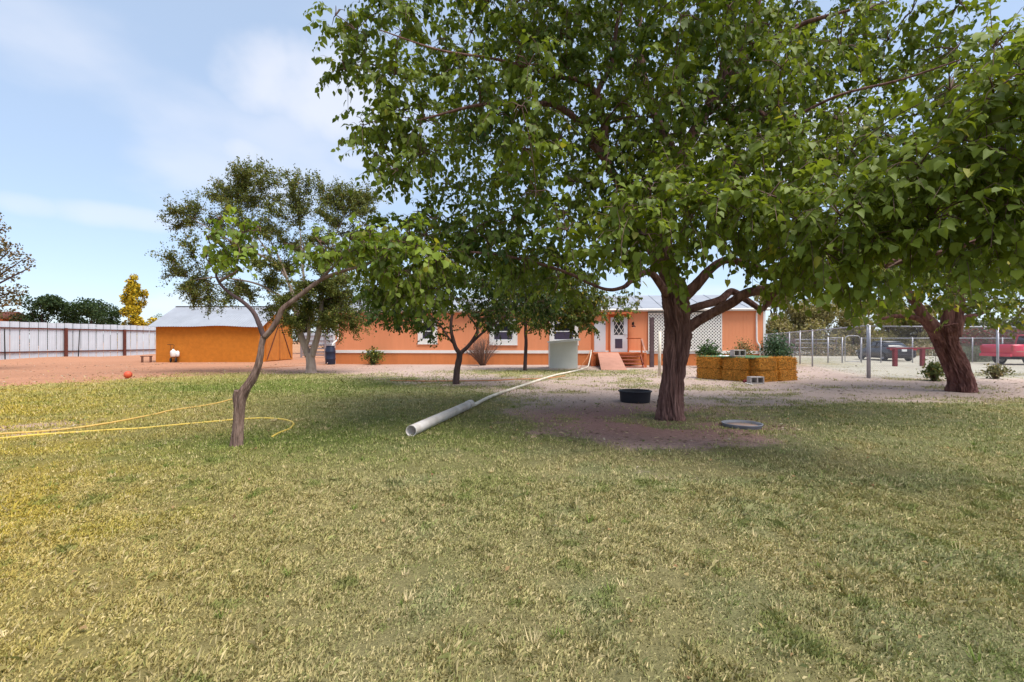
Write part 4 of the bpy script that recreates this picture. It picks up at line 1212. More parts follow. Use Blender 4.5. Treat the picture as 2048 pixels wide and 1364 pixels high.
tag(o, 'white stand pipe rising at the left porch corner', 'pipe')
o = MB().tube(catmull([G(1158, 739) + Vector((0, 0, .02)), P(1166, 727, 26.0), P(1174, 716, 26.5), P(1180, 703, 27.2)], 6), .018, 6).build('orange_hose', MT['cord'], None, True)
tag(o, 'thin orange hose hanging down between cabinet and porch', 'hose')
c = G(256, 757.5)
ball = empty('ball', (c.x, c.y, .015), 0, 'red rubber ball on the bare soil at the lawn edge', 'ball')
m = MB(); R_ = .14
m.lathe([(max(.001, R_ * math.sin(math.pi * i / 18)), R_ - R_ * math.cos(math.pi * i / 18)) for i in range(19)], 30); m.build('rubber_shell', MT['ball'], ball, True)
MB().lathe([(R_ + .002, -.007), (R_ + .004, 0), (R_ + .002, .007)], 30, (0, 0, R_), 'Y', cap=False).build('seam', MT['redpaint'], ball, True)

# ------------------------------------------------------------------ tree tools
def bark_limb(name, pts, rad, mt, parent, n=20, per=6, amp=.08, freq=5.0, seed=0, kind=None, flare=0, stretch=.22, lab=None, groove=None):
    q, r = catmull(pts, per, rad)
    m = MB(); s = None; S_ = 0; prev = None
    rings = len(q)
    for i, p in enumerate(q):
        t_ = (q[min(i + 1, rings - 1)] - q[max(i - 1, 0)]).normalized()
        if s is None:
            s = t_.cross(Vector((0, 1, 0)))
            if s.length < .1: s = t_.cross(Vector((1, 0, 0)))
        s = (s - t_ * s.dot(t_)).normalized()
        w_ = t_.cross(s)
        if prev is not None: S_ += (p - prev).length
        prev = p
        for k_ in range(n):
            a = 2 * math.pi * k_ / n
            ca, sa = math.cos(a + S_ * .25), math.sin(a + S_ * .25)
            rr = r[i]
            f = freq * rr
            nz_ = mnoise.noise(Vector((ca * f + seed * 3.3, sa * f, S_ * freq * stretch)))
            n2 = mnoise.noise(Vector((ca * f * 2.3 + seed, sa * f * 2.3, S_ * freq * stretch * 2)))
            lump = mnoise.noise(Vector((ca * 1.3 + seed, sa * 1.3, S_ * 1.6)))
            ridge = 1 - 2 * min(1.0, abs(nz_) * 2.4)
            rr *= 1 + amp * ridge * .6 + amp * n2 * .5 + amp * .9 * lump
            if groove:
                for (a0, wd, dp, s0, s1) in groove:
                    if s0 < S_ < s1: rr *= 1 - dp * math.exp(-((a - a0 - .25 * math.sin(S_ * 2.3)) / wd) ** 2) * min(1, (S_ - s0) / .4, (s1 - S_) / .5)
            if flare: rr *= 1 + flare * math.exp(-S_ / .16) * (1 + .6 * math.sin(5 * a + seed))
            m.v.append(tuple(p + (s * math.cos(a) + w_ * math.sin(a)) * rr))
    for i in range(rings - 1):
        for k_ in range(n):
            m.f.append((i * n + k_, i * n + (k_ + 1) % n, (i + 1) * n + (k_ + 1) % n, (i + 1) * n + k_))
    m.f.append(tuple(range(n))[::-1]); m.f.append(tuple((rings - 1) * n + k_ for k_ in range(n)))
    o = m.build(name, mt, parent, True, kind)
    if lab: o['label'] = lab
    return o, q, r

LEAF = np.array([[0, 0, 0], [.42, 0, -.02], [1.0, 0, -.22], [.06, .34, .06], [.52, .36, .02], [.06, -.34, .06], [.52, -.36, .02]])
LF3 = np.array([[0, 1, 3], [0, 5, 1]]); LF4 = np.array([[1, 2, 4, 3], [1, 5, 6, 2]])
def norm(a): return a / np.maximum(np.linalg.norm(a, axis=-1, keepdims=True), 1e-9)
def leaf_frames(r, centres, rad, twigs, per, size, droop=.7, tw_len=.34):
    """twigs spread through ellipsoids, each with alternate drooping leaves"""
    base_, d_, n_, s_, c_, tws = [], [], [], [], [], []
    for ci, (c, ra) in enumerate(zip(centres, rad)):
        nt_ = max(2, int(twigs * (ra[0] * ra[1] * ra[2]) ** (2 / 3) / .3 * (ra[3] if len(ra) > 3 else 1)))
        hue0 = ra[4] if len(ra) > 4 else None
        ra = ra[:3]
        u_ = norm(r.normal(size=(nt_, 3))); rr = (r.random(nt_) ** .42)[:, None]
        p = np.asarray(c) + u_ * rr * np.asarray(ra)
        outw = norm(u_ + r.normal(size=(nt_, 3)) * .45 + np.array([0, 0, -.12]))
        hue = r.random()
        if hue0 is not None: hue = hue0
        for j in range(nt_):
            L = tw_len * (.6 + .8 * r.random())
            od = outw[j]
            tip = p[j] + od * L + np.array([0, 0, -L * .35])
            tws.append((p[j], p[j] + od * L * .55, tip))
            k_ = max(2, int(per * (.6 + .8 * r.random())))
            tt = (np.arange(k_) + .6) / k_
            q = p[j] + (tip - p[j]) * tt[:, None] + np.array([0, 0, .06 * L]) * (tt * (1 - tt) * 4)[:, None]
            side = np.cross(od, [0, 0, 1]); side = side / max(np.linalg.norm(side), 1e-6)
            sg = np.where(np.arange(k_) % 2 == 0, 1, -1)[:, None]
            dd = norm(side * sg * .75 + od * .55 + np.array([0, 0, -droop]) + r.normal(size=(k_, 3)) * .38)
            nn_ = np.array([0, 0, 1.0]) + od * .45 + r.normal(size=(k_, 3)) * .42
            nn_ = norm(nn_ - dd * (nn_ * dd).sum(1)[:, None])
            base_.append(q + side * sg * .02); d_.append(dd); n_.append(nn_)
            s_.append(size * (.5 + .68 * r.random(k_)) * (1.05 - .3 * tt)); c_.append(np.full(k_, hue))
    return np.concatenate(base_), np.concatenate(d_), np.concatenate(n_), np.concatenate(s_), np.concatenate(c_), tws
def leaf_colors(r, n_, hue, dark, light, yellow, yfrac):
    t_ = np.clip(hue * .8 - .1 + r.random(n_) * .5, 0, 1)[:, None]
    c = np.asarray(dark) * (1 - t_) + np.asarray(light) * t_
    y = (r.random(n_) < yfrac)[:, None]
    c = np.where(y, np.asarray(yellow) * (.7 + .5 * r.random((n_, 1))), c)
    return c * (.85 + .3 * r.random((n_, 1)))
def leaves_mesh(name, b0, d, nn_, s_, col):
    sd = np.cross(nn_, d)
    V_ = b0[:, None] + s_[:, None, None] * (LEAF[None, :, 0, None] * d[:, None] + LEAF[None, :, 1, None] * sd[:, None] + (.25 + 2.6 * np.modf(s_ * 7919.0)[0])[:, None, None] * LEAF[None, :, 2, None] * nn_[:, None])
    k_ = len(LEAF); o_ = (np.arange(len(b0)) * k_)[:, None, None]
    return fast_mesh(name, V_.reshape(-1, 3), (LF3[None] + o_).reshape(-1, 3), (LF4[None] + o_).reshape(-1, 4), np.repeat(col, k_, 0))
def twig_mesh(tws, r0=.006, r1=.0025):
    vs, fs = [], []
    for (a, b_, c) in tws:
        o_ = len(vs)
        for p, rr in ((a, r0), (b_, (r0 + r1) / 2), (c, r1)):
            for k_ in range(3):
                an = 2.094 * k_
                vs.append((p[0] + rr * math.cos(an), p[1] + rr * math.sin(an) * .7, p[2] + rr * math.sin(an) * .7))
        for i in range(2):
            for k_ in range(3): fs.append((o_ + i * 3 + k_, o_ + i * 3 + (k_ + 1) % 3, o_ + i * 3 + 3 + (k_ + 1) % 3, o_ + i * 3 + 3 + k_))
    return np.array(vs), np.array(fs)
LEAF_MESHES = {}
def single_leaves(root, b0, d, nn_, s_, col, most=300):
    """the leaves nearest to the camera inside the frame become objects of their own"""
    px = 1024 + FPX * b0[:, 0] / np.maximum(b0[:, 1], .1); py = 682 - FPX * (b0[:, 2] - CAMH) / np.maximum(b0[:, 1], .1)
    vis = (px > 0) & (px < 2048) & (py > 0) & (py < 1364) & (b0[:, 1] > .5)
    score = np.where(vis, s_ / np.maximum(b0[:, 1], .1) * (.4 + np.abs(nn_[:, 1])), -1)
    pick = np.argsort(-score)[:most]
    pick = pick[score[pick] > 0]
    rest = np.ones(len(b0), bool); rest[pick] = False
    for i in pick:
        key = tuple(np.round(col[i] * 14).astype(int))
        if key not in LEAF_MESHES:
            me = fast_mesh('leaf', LEAF, LF3, LF4, np.repeat(col[i][None], len(LEAF), 0)); me.materials.append(MT['leaf'])
            LEAF_MESHES[key] = me
        o = bpy.data.objects.new('leaf', LEAF_MESHES[key]); COL.objects.link(o); o.parent = root
        sd = np.cross(nn_[i], d[i])
        R = Matrix((Vector(d[i]), Vector(sd), Vector(nn_[i]))).transposed().to_4x4()
        loc = Vector(b0[i]) - root.location
        o.matrix_basis = Matrix.Translation(loc) @ R @ Matrix.Scale(float(s_[i]), 4)
    return rest
def branch_to(m, skel, c, r_end=.008, scale=1.0, rr=None):
    """a curved branch from the nearest skeleton point to c"""
    best = min(skel, key=lambda k_: (k_[0] - c).length * (1 + .25 * (k_[0].z > c.z + .3)))
    a, ra = best
    d = c - a
    if d.length < .05: return
    midp = a.lerp(c, .5) + Vector((random.uniform(-.1, .1), random.uniform(-.1, .1), .12)) * d.length * .5
    q = catmull([a, midp, c], 5)
    r0 = min(ra * .55, .012 + .022 * d.length) * scale
    m.tube(q, [r0 + (r_end - r0) * i / (len(q) - 1) for i in range(len(q))], 7)
    for i in range(2, len(q)): skel.append((q[i], r0 + (r_end - r0) * i / (len(q) - 1)))
def leaf_crown(root, clusters, seed, twigs, per, size, pal, yfrac, skel, mt_leaf='leaf', singles=0, droop=.7, tw_len=.34, sub=5, bark='twig'):
    r = np.random.default_rng(seed)
    cs = [np.array(c[0]) for c in clusters]; ra = [c[1] for c in clusters]
    bm_ = MB()
    order = sorted(range(len(cs)), key=lambda i: min((Vector(cs[i]) - k_[0]).length for k_ in skel))
    for i in order:
        branch_to(bm_, skel, Vector(cs[i]))
    for i in order:
        for k_ in range(sub):
            v = norm(r.normal(size=3)) * np.array(ra[i][:3]) * .75
            a = Vector(cs[i]); b_ = a + Vector(v)
            mid_ = a.lerp(b_, .5) + Vector((0, 0, .05))
            bm_.tube([a, mid_, b_], [.010, .007, .004], 4, cap=False)
    bm_.build('branches', MT[bark], root, True, kind='stuff')
    b0, d, nn_, s_, hue, tws = leaf_frames(r, cs, ra, twigs, per, size, droop, tw_len)
    col = leaf_colors(r, len(b0), hue, pal[0], pal[1], pal[2], yfrac)
    rest = np.ones(len(b0), bool)
    if singles: rest = single_leaves(root, b0, d, nn_, s_, col, singles)
    off = np.array(root.location)
    me = leaves_mesh('crown', b0[rest] - off, d[rest], nn_[rest], s_[rest], col[rest])
    link('crown', me, MT[mt_leaf], root, kind='stuff')
    tv, tf = twig_mesh(tws)
    link('twigs', fast_mesh('twigs', tv - off, None, tf), MT['twig'], root, kind='stuff')
    # the branches were built in world space: move them under the root
    bo = [c for c in root.children if c.name.startswith('branches')][-1]
    bo.data.transform(Matrix.Translation(-root.location))
    return len(b0)
def limb_local(root, name, pts, *a, **k):
    """limb given in world points, stored relative to the tree's base"""
    o, q, r = bark_limb(name, pts, *a, parent=root, **k)
    o.data.transform(Matrix.Translation(-root.location))
    return [(p, rr) for p, rr in zip(q, r)]
def wp(lst, Y=None):
    """photo pixels with a distance -> points"""
    return [P(*q) if len(q) == 3 else P(q[0], q[1], Y) for q in lst]

MUL = ((.042, .080, .014), (.200, .255, .034), (.34, .33, .05))
# ------------------------------------------------------------------ the big mulberry
T = G(1341, 838)
mul = empty('mulberry_tree', T, 0, 'big spreading mulberry with thick furrowed trunk at right of centre', 'tree')
TY = T.y
sk = []
sk += limb_local(mul, 'trunk', [Vector((T.x, TY, -.1)), Vector((T.x, TY, .05)), P(1343, 780, TY), P(1349, 720, TY), P(1357, 670, TY), P(1354, 625, TY), P(1349, 590, TY), P(1347, 560, TY)], [.232, .215, .188, .190, .203, .222, .215, .19], MT['bark_main'], n=180, per=22, amp=.23, freq=34, seed=1, flare=.2, stretch=.05, groove=[(2.15, .20, .36, .55, 2.5), (1.15, .10, .14, .2, 2.2), (.55, .12, .16, .9, 2.6)])
def ML(pts, rad, n=22, name='limb', amp=.10, per=7):
    global sk
    sk += limb_local(mul, name, wp(pts), rad, MT['bark_main'], n=n * 2, per=per * 2, amp=amp * 1.2, freq=36, seed=len(sk) % 17, stretch=.07)
# right big limb: out, up over a knee, then right and towards the camera
ML([(1366, 662, 8.9), (1400, 640, 8.75), (1440, 618, 8.5), (1465, 605, 8.35), (1492, 587, 8.2), (1540, 578, 8.0), (1590, 572, 7.7), (1680, 556, 7.2), (1790, 524, 6.7), (1880, 505, 6.2), (1990, 470, 5.8)], [.105, .088, .080, .078, .074, .070, .064, .056, .046, .034, .022], n=30)
ML([(1362, 625, 8.95), (1400, 612, 9.0), (1440, 600, 9.1), (1463, 583, 9.2), (1490, 598, 9.0), (1525, 622, 8.8)], [.085, .074, .067, .063, .055, .046], n=22)
ML([(1358, 600, 8.8), (1385, 578, 8.7), (1420, 540, 8.6), (1455, 520, 8.6), (1500, 532, 8.4), (1540, 548, 8.2), (1580, 560, 8.0)], [.115, .098, .072, .064, .056, .048, .034])
ML([(1525, 620, 8.3), (1540, 600, 8.2), (1556, 580, 7.9), (1600, 560, 7.6)], [.05, .05, .045, .03], n=12)
# uprights
ML([(1345, 575, 8.9), (1330, 500, 8.9), (1325, 440, 8.9), (1355, 330, 9.0), (1400, 245, 9.1), (1430, 190, 9.1), (1450, 130, 9.2), (1458, 40, 9.3), (1455, -80, 9.4), (1440, -260, 9.4)], [.17, .145, .13, .115, .10, .088, .076, .066, .055, .026], n=26)
ML([(1415, 225, 9.1), (1455, 180, 8.9), (1475, 130, 8.7), (1500, 60, 8.4), (1540, -60, 8.2)], [.085, .07, .055, .04, .02], n=14)
ML([(1340, 560, 8.9), (1290, 470, 8.8), (1240, 370, 8.7), (1213, 320, 8.6), (1210, 250, 8.6), (1195, 190, 8.6), (1222, 130, 8.6), (1232, 60, 8.6), (1245, -20, 8.7), (1230, -140, 8.8)], [.13, .10, .075, .066, .056, .048, .042, .035, .028, .016], n=20)
ML([(1213, 322, 8.6), (1195, 300, 8.5), (1182, 288, 8.4)], [.066, .062, .055], n=16)
ML([(1200, 200, 8.6), (1170, 165, 8.4), (1100, 150, 8.0), (1000, 120, 7.7), (880, 100, 7.4), (760, 60, 7.2)], [.05, .042, .032, .022, .014, .008], n=12)
ML([(1210, 290, 8.6), (1120, 215, 8.4), (1050, 210, 8.0), (960, 210, 7.8), (840, 240, 7.6)], [.06, .05, .04, .03, .012], n=12)
ML([(1335, 590, 8.85), (1300, 545, 8.6), (1265, 560, 8.4), (1245, 575, 8.3), (1205, 577, 8.2), (1120, 540, 8.0), (1000, 510, 7.8), (880, 500, 7.6), (790, 480, 7.5)], [.08, .06, .045, .034, .028, .024, .020, .015, .008], n=14)
ML([(1262, 560, 8.4), (1268, 535, 8.3), (1270, 500, 8.1), (1290, 440, 7.5)], [.05, .045, .04, .02], n=12)
# towards the camera
ML([(1450, 160, 9.0), (1520, 95, 8.6), (1600, 50, 8.0), (1700, 20, 7.4)], [.06, .05, .04, .02], n=12)
ML([(1440, 250, 8.9), (1490, 210, 8.4), (1560, 240, 7.8), (1680, 190, 7.0), (1800, 160, 6.4), (1920, 120, 5.8)], [.05, .04, .028, .020, .014, .008], n=12)
ML([(1360, 330, 9.1), (1300, 200, 9.8), (1280, 60, 10.4), (1290, -100, 10.8)], [.09, .07, .05, .02], n=12)
# crown: boughs filling a spreading dome
CROWN = [(635, -700), (640, 0), (668, 60), (700, 95), (652, 128), (690, 172), (770, 186), (775, 208), (700, 232), (712, 262), (775, 276), (735, 300), (732, 340), (770, 372), (850, 350), (878, 385), (842, 425), (762, 445), (700, 485), (695, 525), (730, 560), (740, 600), (800, 620),
         (900, 600), (1000, 600), (1080, 612), (1190, 610), (1205, 570), (1205, 515), (1255, 505), (1275, 560), (1310, 572), (1335, 540), (1420, 505), (1500, 530), (1560, 560), (1630, 580), (1720, 585), (1800, 550), (1900, 540), (2000, 570), (2100, 580), (2600, 560), (2600, -700)]
cl_ = []
rr = random.Random(11)
def try_cluster(px, py, Y, r_, poly=CROWN, dome=True):
    c = P(px, py, Y)
    if dome:
        q = ((c.x - 3.3) / 7.6) ** 2 + ((c.y - 8.7) / 5.2) ** 2 + ((c.z - 3.6) / 6.6) ** 2
        if q > 1: return
    if not inpoly(np.array([px]), np.array([py]), poly)[0]: return
    # keep the bough inside the outline too
    m_ = r_ * FPX / Y * .45
    for dx, dy in ((m_, 0), (-m_, 0), (0, m_), (0, -m_)):
        if not inpoly(np.array([px + dx]), np.array([py + dy]), poly)[0]: return
    cl_.append((tuple(c), (r_, r_, r_ * .68)))
for layer, (Y0, stepx, stepy, r0) in enumerate(((8.0, 88, 72, .47), (9.6, 88, 72, .50), (11.2, 82, 70, .54), (6.9, 100, 84, .42))):
    y_ = -640
    while y_ < 640:
        x_ = 610 + (layer % 2) * 40
        while x_ < 2400:
            hole = 0
            px, py = x_ + rr.uniform(-26, 26), y_ + rr.uniform(-20, 20)
            if not (1770 < px < 1830 and 190 < py < 280) and not (1960 < px < 2060 and py < 60) and not (1280 < px < 1370 and 40 < py < 80) and not (py < -60 and rr.random() < .35) and rr.random() < .84:
                if not (layer == 3 and (px < 1000 or py > 520 or px > 1600)) and not (px > 2140) and not (px > 1700 and py < -120):
                    try_cluster(px, py, Y0 + rr.uniform(-.6, .6), r0 * rr.uniform(.8, 1.2))
            x_ += stepx
        y_ += stepy
# outer tips of the left boughs
for (px, py, Y, r_) in ((672, 30, 7.6, .26), (712, 62, 7.6, .30), (690, 138, 7.6, .26), (735, 128, 7.7, .32), (790, 150, 7.8, .36), (728, 250, 7.6, .24), (775, 240, 7.7, .32), (755, 318, 7.6, .26), (800, 345, 7.6, .26), (840, 310, 7.8, .34), (740, 460, 7.6, .3), (720, 505, 7.6, .26), (770, 500, 7.5, .34), (755, 570, 7.6, .3), (800, 545, 7.5, .36), (850, 470, 7.7, .36), (850, 575, 7.7, .34), (760, 20, 7.7, .34), (820, 30, 7.8, .36)):
    c = P(px, py, Y); cl_.append((tuple(c), (r_, r_, r_ * .75, 1.9)))
# low front boughs with the largest leaves
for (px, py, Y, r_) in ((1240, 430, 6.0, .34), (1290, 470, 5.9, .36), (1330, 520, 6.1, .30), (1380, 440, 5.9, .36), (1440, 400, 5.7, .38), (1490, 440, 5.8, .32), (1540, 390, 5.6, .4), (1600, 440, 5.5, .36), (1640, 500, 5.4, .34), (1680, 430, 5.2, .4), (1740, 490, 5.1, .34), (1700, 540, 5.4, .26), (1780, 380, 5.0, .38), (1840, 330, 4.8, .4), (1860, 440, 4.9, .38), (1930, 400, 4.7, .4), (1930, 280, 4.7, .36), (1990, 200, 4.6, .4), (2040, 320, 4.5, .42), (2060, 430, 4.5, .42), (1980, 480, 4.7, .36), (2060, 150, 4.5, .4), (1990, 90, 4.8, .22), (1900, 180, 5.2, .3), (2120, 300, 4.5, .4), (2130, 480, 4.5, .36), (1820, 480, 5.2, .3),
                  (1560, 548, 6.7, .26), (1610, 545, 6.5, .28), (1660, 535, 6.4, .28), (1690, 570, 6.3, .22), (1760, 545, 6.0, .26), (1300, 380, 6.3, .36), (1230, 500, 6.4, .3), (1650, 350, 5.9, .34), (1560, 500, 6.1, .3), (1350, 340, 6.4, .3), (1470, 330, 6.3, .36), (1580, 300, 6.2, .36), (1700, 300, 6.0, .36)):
    c = P(px, py, Y); cl_.append((tuple(c), (r_, r_, r_ * .75, 2.1, .62 + .4 * rr.random())))  # last value lightens these leaves: sunlight put into their colour
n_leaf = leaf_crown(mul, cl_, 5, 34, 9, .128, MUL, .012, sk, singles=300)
print('MULBERRY', len(cl_), 'clusters', n_leaf, 'leaves')

# ------------------------------------------------------------------ crooked young tree at left
T = G(474, 891)
crk = empty('crooked_tree', T, 0, 'young crooked mulberry with a sawn stub and two limbs at left', 'tree')
sk = []
Yk = T.y
sk += limb_local(crk, 'trunk', [Vector((T.x, Yk, -.08)), Vector((T.x, Yk, .04)), P(477, 850, Yk), P(480, 812, Yk), P(487, 785, Yk), P(503, 760, Yk), P(515, 735, Yk), P(521, 710, Yk), P(523, 690, Yk), P(528, 672, Yk)], [.075, .068, .063, .061, .060, .050, .043, .038, .034, .036], MT['bark_crook'], n=110, per=18, amp=.22, freq=70, seed=4, flare=.12, stretch=.05)
limb_local(crk, 'sawn_stub', [P(476, 815, Yk), P(474, 795, Yk), P(476, 781, Yk - .01)], [.052, .052, .045], MT['bark_crook'], n=60, per=10, amp=.14, freq=70, seed=6, stretch=.05)
sk += limb_local(crk, 'limb', wp([(528, 675), (517, 645), (505, 622), (486, 604), (462, 588), (444, 572), (434, 556), (432, 545)], Yk), [.038, .031, .028, .025, .022, .019, .016, .012], MT['bark_dark'], n=20, per=8, amp=.09, freq=26, seed=8)
sk += limb_local(crk, 'limb', wp([(529, 674, Yk), (542, 660, Yk), (555, 640, Yk), (565, 618, Yk), (592, 597, Yk), (620, 575, Yk), (645, 558, Yk), (680, 544, Yk - .1), (712, 535, Yk - .2), (760, 520, Yk - .2)]), [.042, .040, .038, .035, .032, .030, .027, .023, .018, .010], MT['bark_crook'], n=22, per=8, amp=.10, freq=26, seed=9)
sk += limb_local(crk, 'limb', wp([(440, 562), (455, 553), (470, 545), (476, 536)], Yk), [.022, .018, .014, .008], MT['bark_crook'], n=10, per=5, amp=.06, freq=26, seed=10)
sk += limb_local(crk, 'limb', wp([(640, 560), (660, 540), (680, 520), (700, 490)], Yk), [.022, .018, .014, .008], MT['bark_crook'], n=10, per=5, amp=.06, freq=26, seed=11)
ck = []
for (px, py, dy, r_) in ((455, 470, 0, .19), (430, 490, .1, .16), (490, 465, .15, .17), (415, 475, -.1, .14), (440, 440, 0, .14), (480, 500, -.1, .17), (505, 495, 0, .13), (465, 525, .1, .12), (412, 515, 0, .1), (520, 460, .1, .08),
                       (610, 500, 0, .17), (640, 485, .1, .18), (680, 500, 0, .17), (700, 480, -.2, .18), (590, 520, .1, .10), (655, 520, 0, .14), (720, 510, -.2, .2), (740, 470, -.2, .2), (780, 500, -.3, .22), (770, 545, -.2, .16), (820, 470, -.3, .25), (860, 520, -.3, .22)):
    c = P(px, py, Yk + dy); ck.append((tuple(c), (r_, r_ * 1.1, r_ * .8)))
leaf_crown(crk, ck, 15, 100, 6, .118, ((.09, .15, .022), (.27, .35, .045), (.38, .36, .05)), .03, sk, singles=300, tw_len=.2, sub=3)

# ------------------------------------------------------------------ forked tree and thin tree in front of the house
T = G(912, 768)
fk = empty('forked_tree', T, 0, 'dark-barked young tree with a Y fork in front of the house windows', 'tree')
Yf = T.y; sk = []
sk += limb_local(fk, 'trunk', [Vector((T.x, Yf, -.08)), Vector((T.x, Yf, .03)), P(913, 748, Yf), P(916, 730, Yf), P(919, 715, Yf), P(920, 703, Yf)], [.125, .118, .105, .10, .10, .10], MT['bark_dark'], n=34, per=10, amp=.10, freq=16, seed=3, flare=.15)
def FL(pts, rad, n=14):
    global sk
    sk += limb_local(fk, 'limb', wp(pts, Yf), rad, MT['bark_dark'], n=n, per=6, amp=.07, freq=18, seed=len(sk) % 13)
FL([(920, 708), (912, 696), (907, 682), (903, 665), (902, 645), (905, 620), (900, 580)], [.08, .07, .065, .058, .05, .04, .02])
FL([(909, 690), (898, 676), (888, 662), (880, 650), (860, 630), (840, 610)], [.035, .03, .028, .026, .02, .012], 10)
FL([(921, 706), (935, 694), (946, 680), (955, 662), (950, 648), (935, 630)], [.075, .065, .06, .05, .035, .02])
FL([(945, 684), (960, 670), (978, 656), (1000, 640), (1030, 620)], [.045, .04, .035, .03, .015], 10)
cf = []
rr = random.Random(5)
FORK = [(735, 560), (745, 640), (800, 655), (850, 648), (868, 668), (895, 655), (905, 622), (935, 618), (960, 640), (1000, 650), (1060, 640), (1110, 640), (1110, 520), (760, 520)]
for k in range(230):
    px, py = rr.uniform(735, 1110), rr.uniform(500, 670)
    if inpoly(np.array([px]), np.array([py]), FORK)[0]:
        r_ = rr.uniform(.3, .46); cf.append((tuple(P(px, py, Yf + rr.uniform(-1.8, 1.8))), (r_, r_, r_ * .7)))
for (px, py, r_) in ((880, 655, .2), (925, 660, .14), (790, 640, .35), (840, 635, .35)): cf.append((tuple(P(px, py, Yf)), (r_, r_, r_ * .8)))
leaf_crown(fk, cf, 25, 32, 9, .11, ((.026, .055, .012), (.085, .135, .024), (.30, .28, .045)), .03, sk, tw_len=.3, sub=3)
T = G(1050, 741)
th = empty('thin_tree', T, 0, 'slender straight young tree between the second and third house windows', 'tree')
Yt = T.y; sk = []
sk += limb_local(th, 'trunk', [Vector((T.x, Yt, -.08)), P(1050, 735, Yt), P(1051, 710, Yt), P(1052, 685, Yt), P(1051, 660, Yt), P(1053, 630, Yt), P(1055, 600, Yt)], [.10, .095, .085, .08, .075, .06, .03], MT['bark_dark'], n=24, per=8, amp=.07, freq=14, seed=5)
for q in ([(1052, 665), (1062, 658), (1075, 652)], [(1051, 650), (1040, 640), (1030, 630)], [(1053, 640), (1080, 625), (1110, 610)], [(1053, 650), (1090, 640), (1130, 640)]):
    sk += limb_local(th, 'limb', wp(q, Yt), [.035, .025, .012], MT['bark_dark'], n=8, per=5, amp=.05, freq=14)
ct = []
for k in range(190):
    px, py = rr.gauss(1115, 75), rr.uniform(545, 660)
    if px < 985 or px > 1295 or py > (650 if px < 1185 else 622) or (1195 < px < 1285 and py < 592): continue
    r_ = rr.uniform(.35, .5); ct.append((tuple(P(px, py, Yt + rr.uniform(-1.5, 1.5))), (r_, r_, r_ * .75)))
leaf_crown(th, ct, 35, 22, 9, .15, ((.04, .066, .014), (.13, .16, .028), (.40, .31, .045)), .08, sk, tw_len=.32, sub=2)

# ------------------------------------------------------------------ leaning tree at right
T = G(1922, 783)
ln = empty('leaning_tree', T, 0, 'thick leaning tree with red-brown bark by the chain-link fence', 'tree')
Yl = T.y; sk = []
sk += limb_local(ln, 'trunk', [Vector((T.x + .03, Yl, -.1)), P(1922, 781, Yl), P(1922, 762, Yl), P(1913, 735, Yl), P(1903, 712, Yl), P(1894, 690, Yl), P(1888, 668, Yl), P(1884, 650, Yl)], [.315, .295, .275, .255, .235, .24, .29, .31], MT['bark_red'], n=150, per=16, amp=.24, freq=26, seed=2, flare=.10, stretch=.06, groove=[(1.9, .16, .28, 1.2, 2.6)])
def LL(pts, rad, n=20):
    global sk
    sk += limb_local(ln, 'limb', wp(pts, Yl), rad, MT['bark_red'], n=n, per=6, amp=.09, freq=10, seed=len(sk) % 11)
LL([(1880, 672), (1862, 650), (1846, 630), (1830, 605), (1800, 570), (1760, 540)], [.20, .175, .15, .12, .09, .04], 26)
LL([(1905, 672), (1912, 645), (1915, 620), (1925, 580), (1940, 530)], [.20, .18, .155, .12, .06], 26)
LL([(1892, 670), (1895, 640), (1900, 605), (1905, 560), (1900, 500)], [.16, .15, .135, .10, .05], 22)
LL([(1852, 645), (1835, 637), (1815, 633), (1790, 632), (1772, 636), (1757, 639)], [.09, .075, .065, .055, .045, .03], 12)
LL([(1918, 640), (1935, 634), (1958, 628), (1985, 615)], [.09, .075, .06, .03], 12)
cr = []
for k in range(330):
    px, py = rr.uniform(1690, 2220), rr.uniform(330, 645)
    lim = 628 - abs(px - 1890) * .02 + (15 if px > 1990 else 0)
    if py > lim or ((px - 1930) / 260) ** 2 + ((py - 500) / 170) ** 2 > 1: continue
    r_ = rr.uniform(.4, .6); cr.append((tuple(P(px, py, Yl + rr.uniform(-2.6, 2.8))), (r_, r_, r_ * .7)))
leaf_crown(ln, cr, 45, 12, 9, .14, ((.06, .10, .018), (.21, .255, .04), (.42, .38, .05)), .08, sk, tw_len=.34, sub=2)

# ------------------------------------------------------------------ small-leaved trees, shrubs
def quads(r, p, size, col, flat=.0):
    n_ = len(p)
    a = norm(r.normal(size=(n_, 3))); b_ = norm(np.cross(a, r.normal(size=(n_, 3))))
    if flat: a[:, 2] *= (1 - flat); a = norm(a)
    s_ = (size * (.6 + .8 * r.random(n_)))[:, None]
    V_ = np.stack([p - a * s_ * .5, p + b_ * s_ * .30, p + a * s_ * .5, p - b_ * s_ * .30], 1).reshape(-1, 3)
    return V_, np.repeat(col, 4, 0)
def quad_crown(root, p, size, col, seed, name='crown', mt='small', flat=0):
    r = np.random.default_rng(seed)
    V_, C_ = quads(r, p - np.array(root.location), size, col, flat)
    return link(name, fast_mesh(name, V_, F4=np.arange(len(V_)).reshape(-1, 4), col=C_), MT[mt], root, kind='stuff')
def pal_col(r, n_, dark, light, extra=None, ef=0):
    t_ = r.random((n_, 1)) ** 1.2
    c = np.asarray(dark) * (1 - t_) + np.asarray(light) * t_
    if extra is not None: c = np.where(r.random((n_, 1)) < ef, np.asarray(extra), c)
    return c
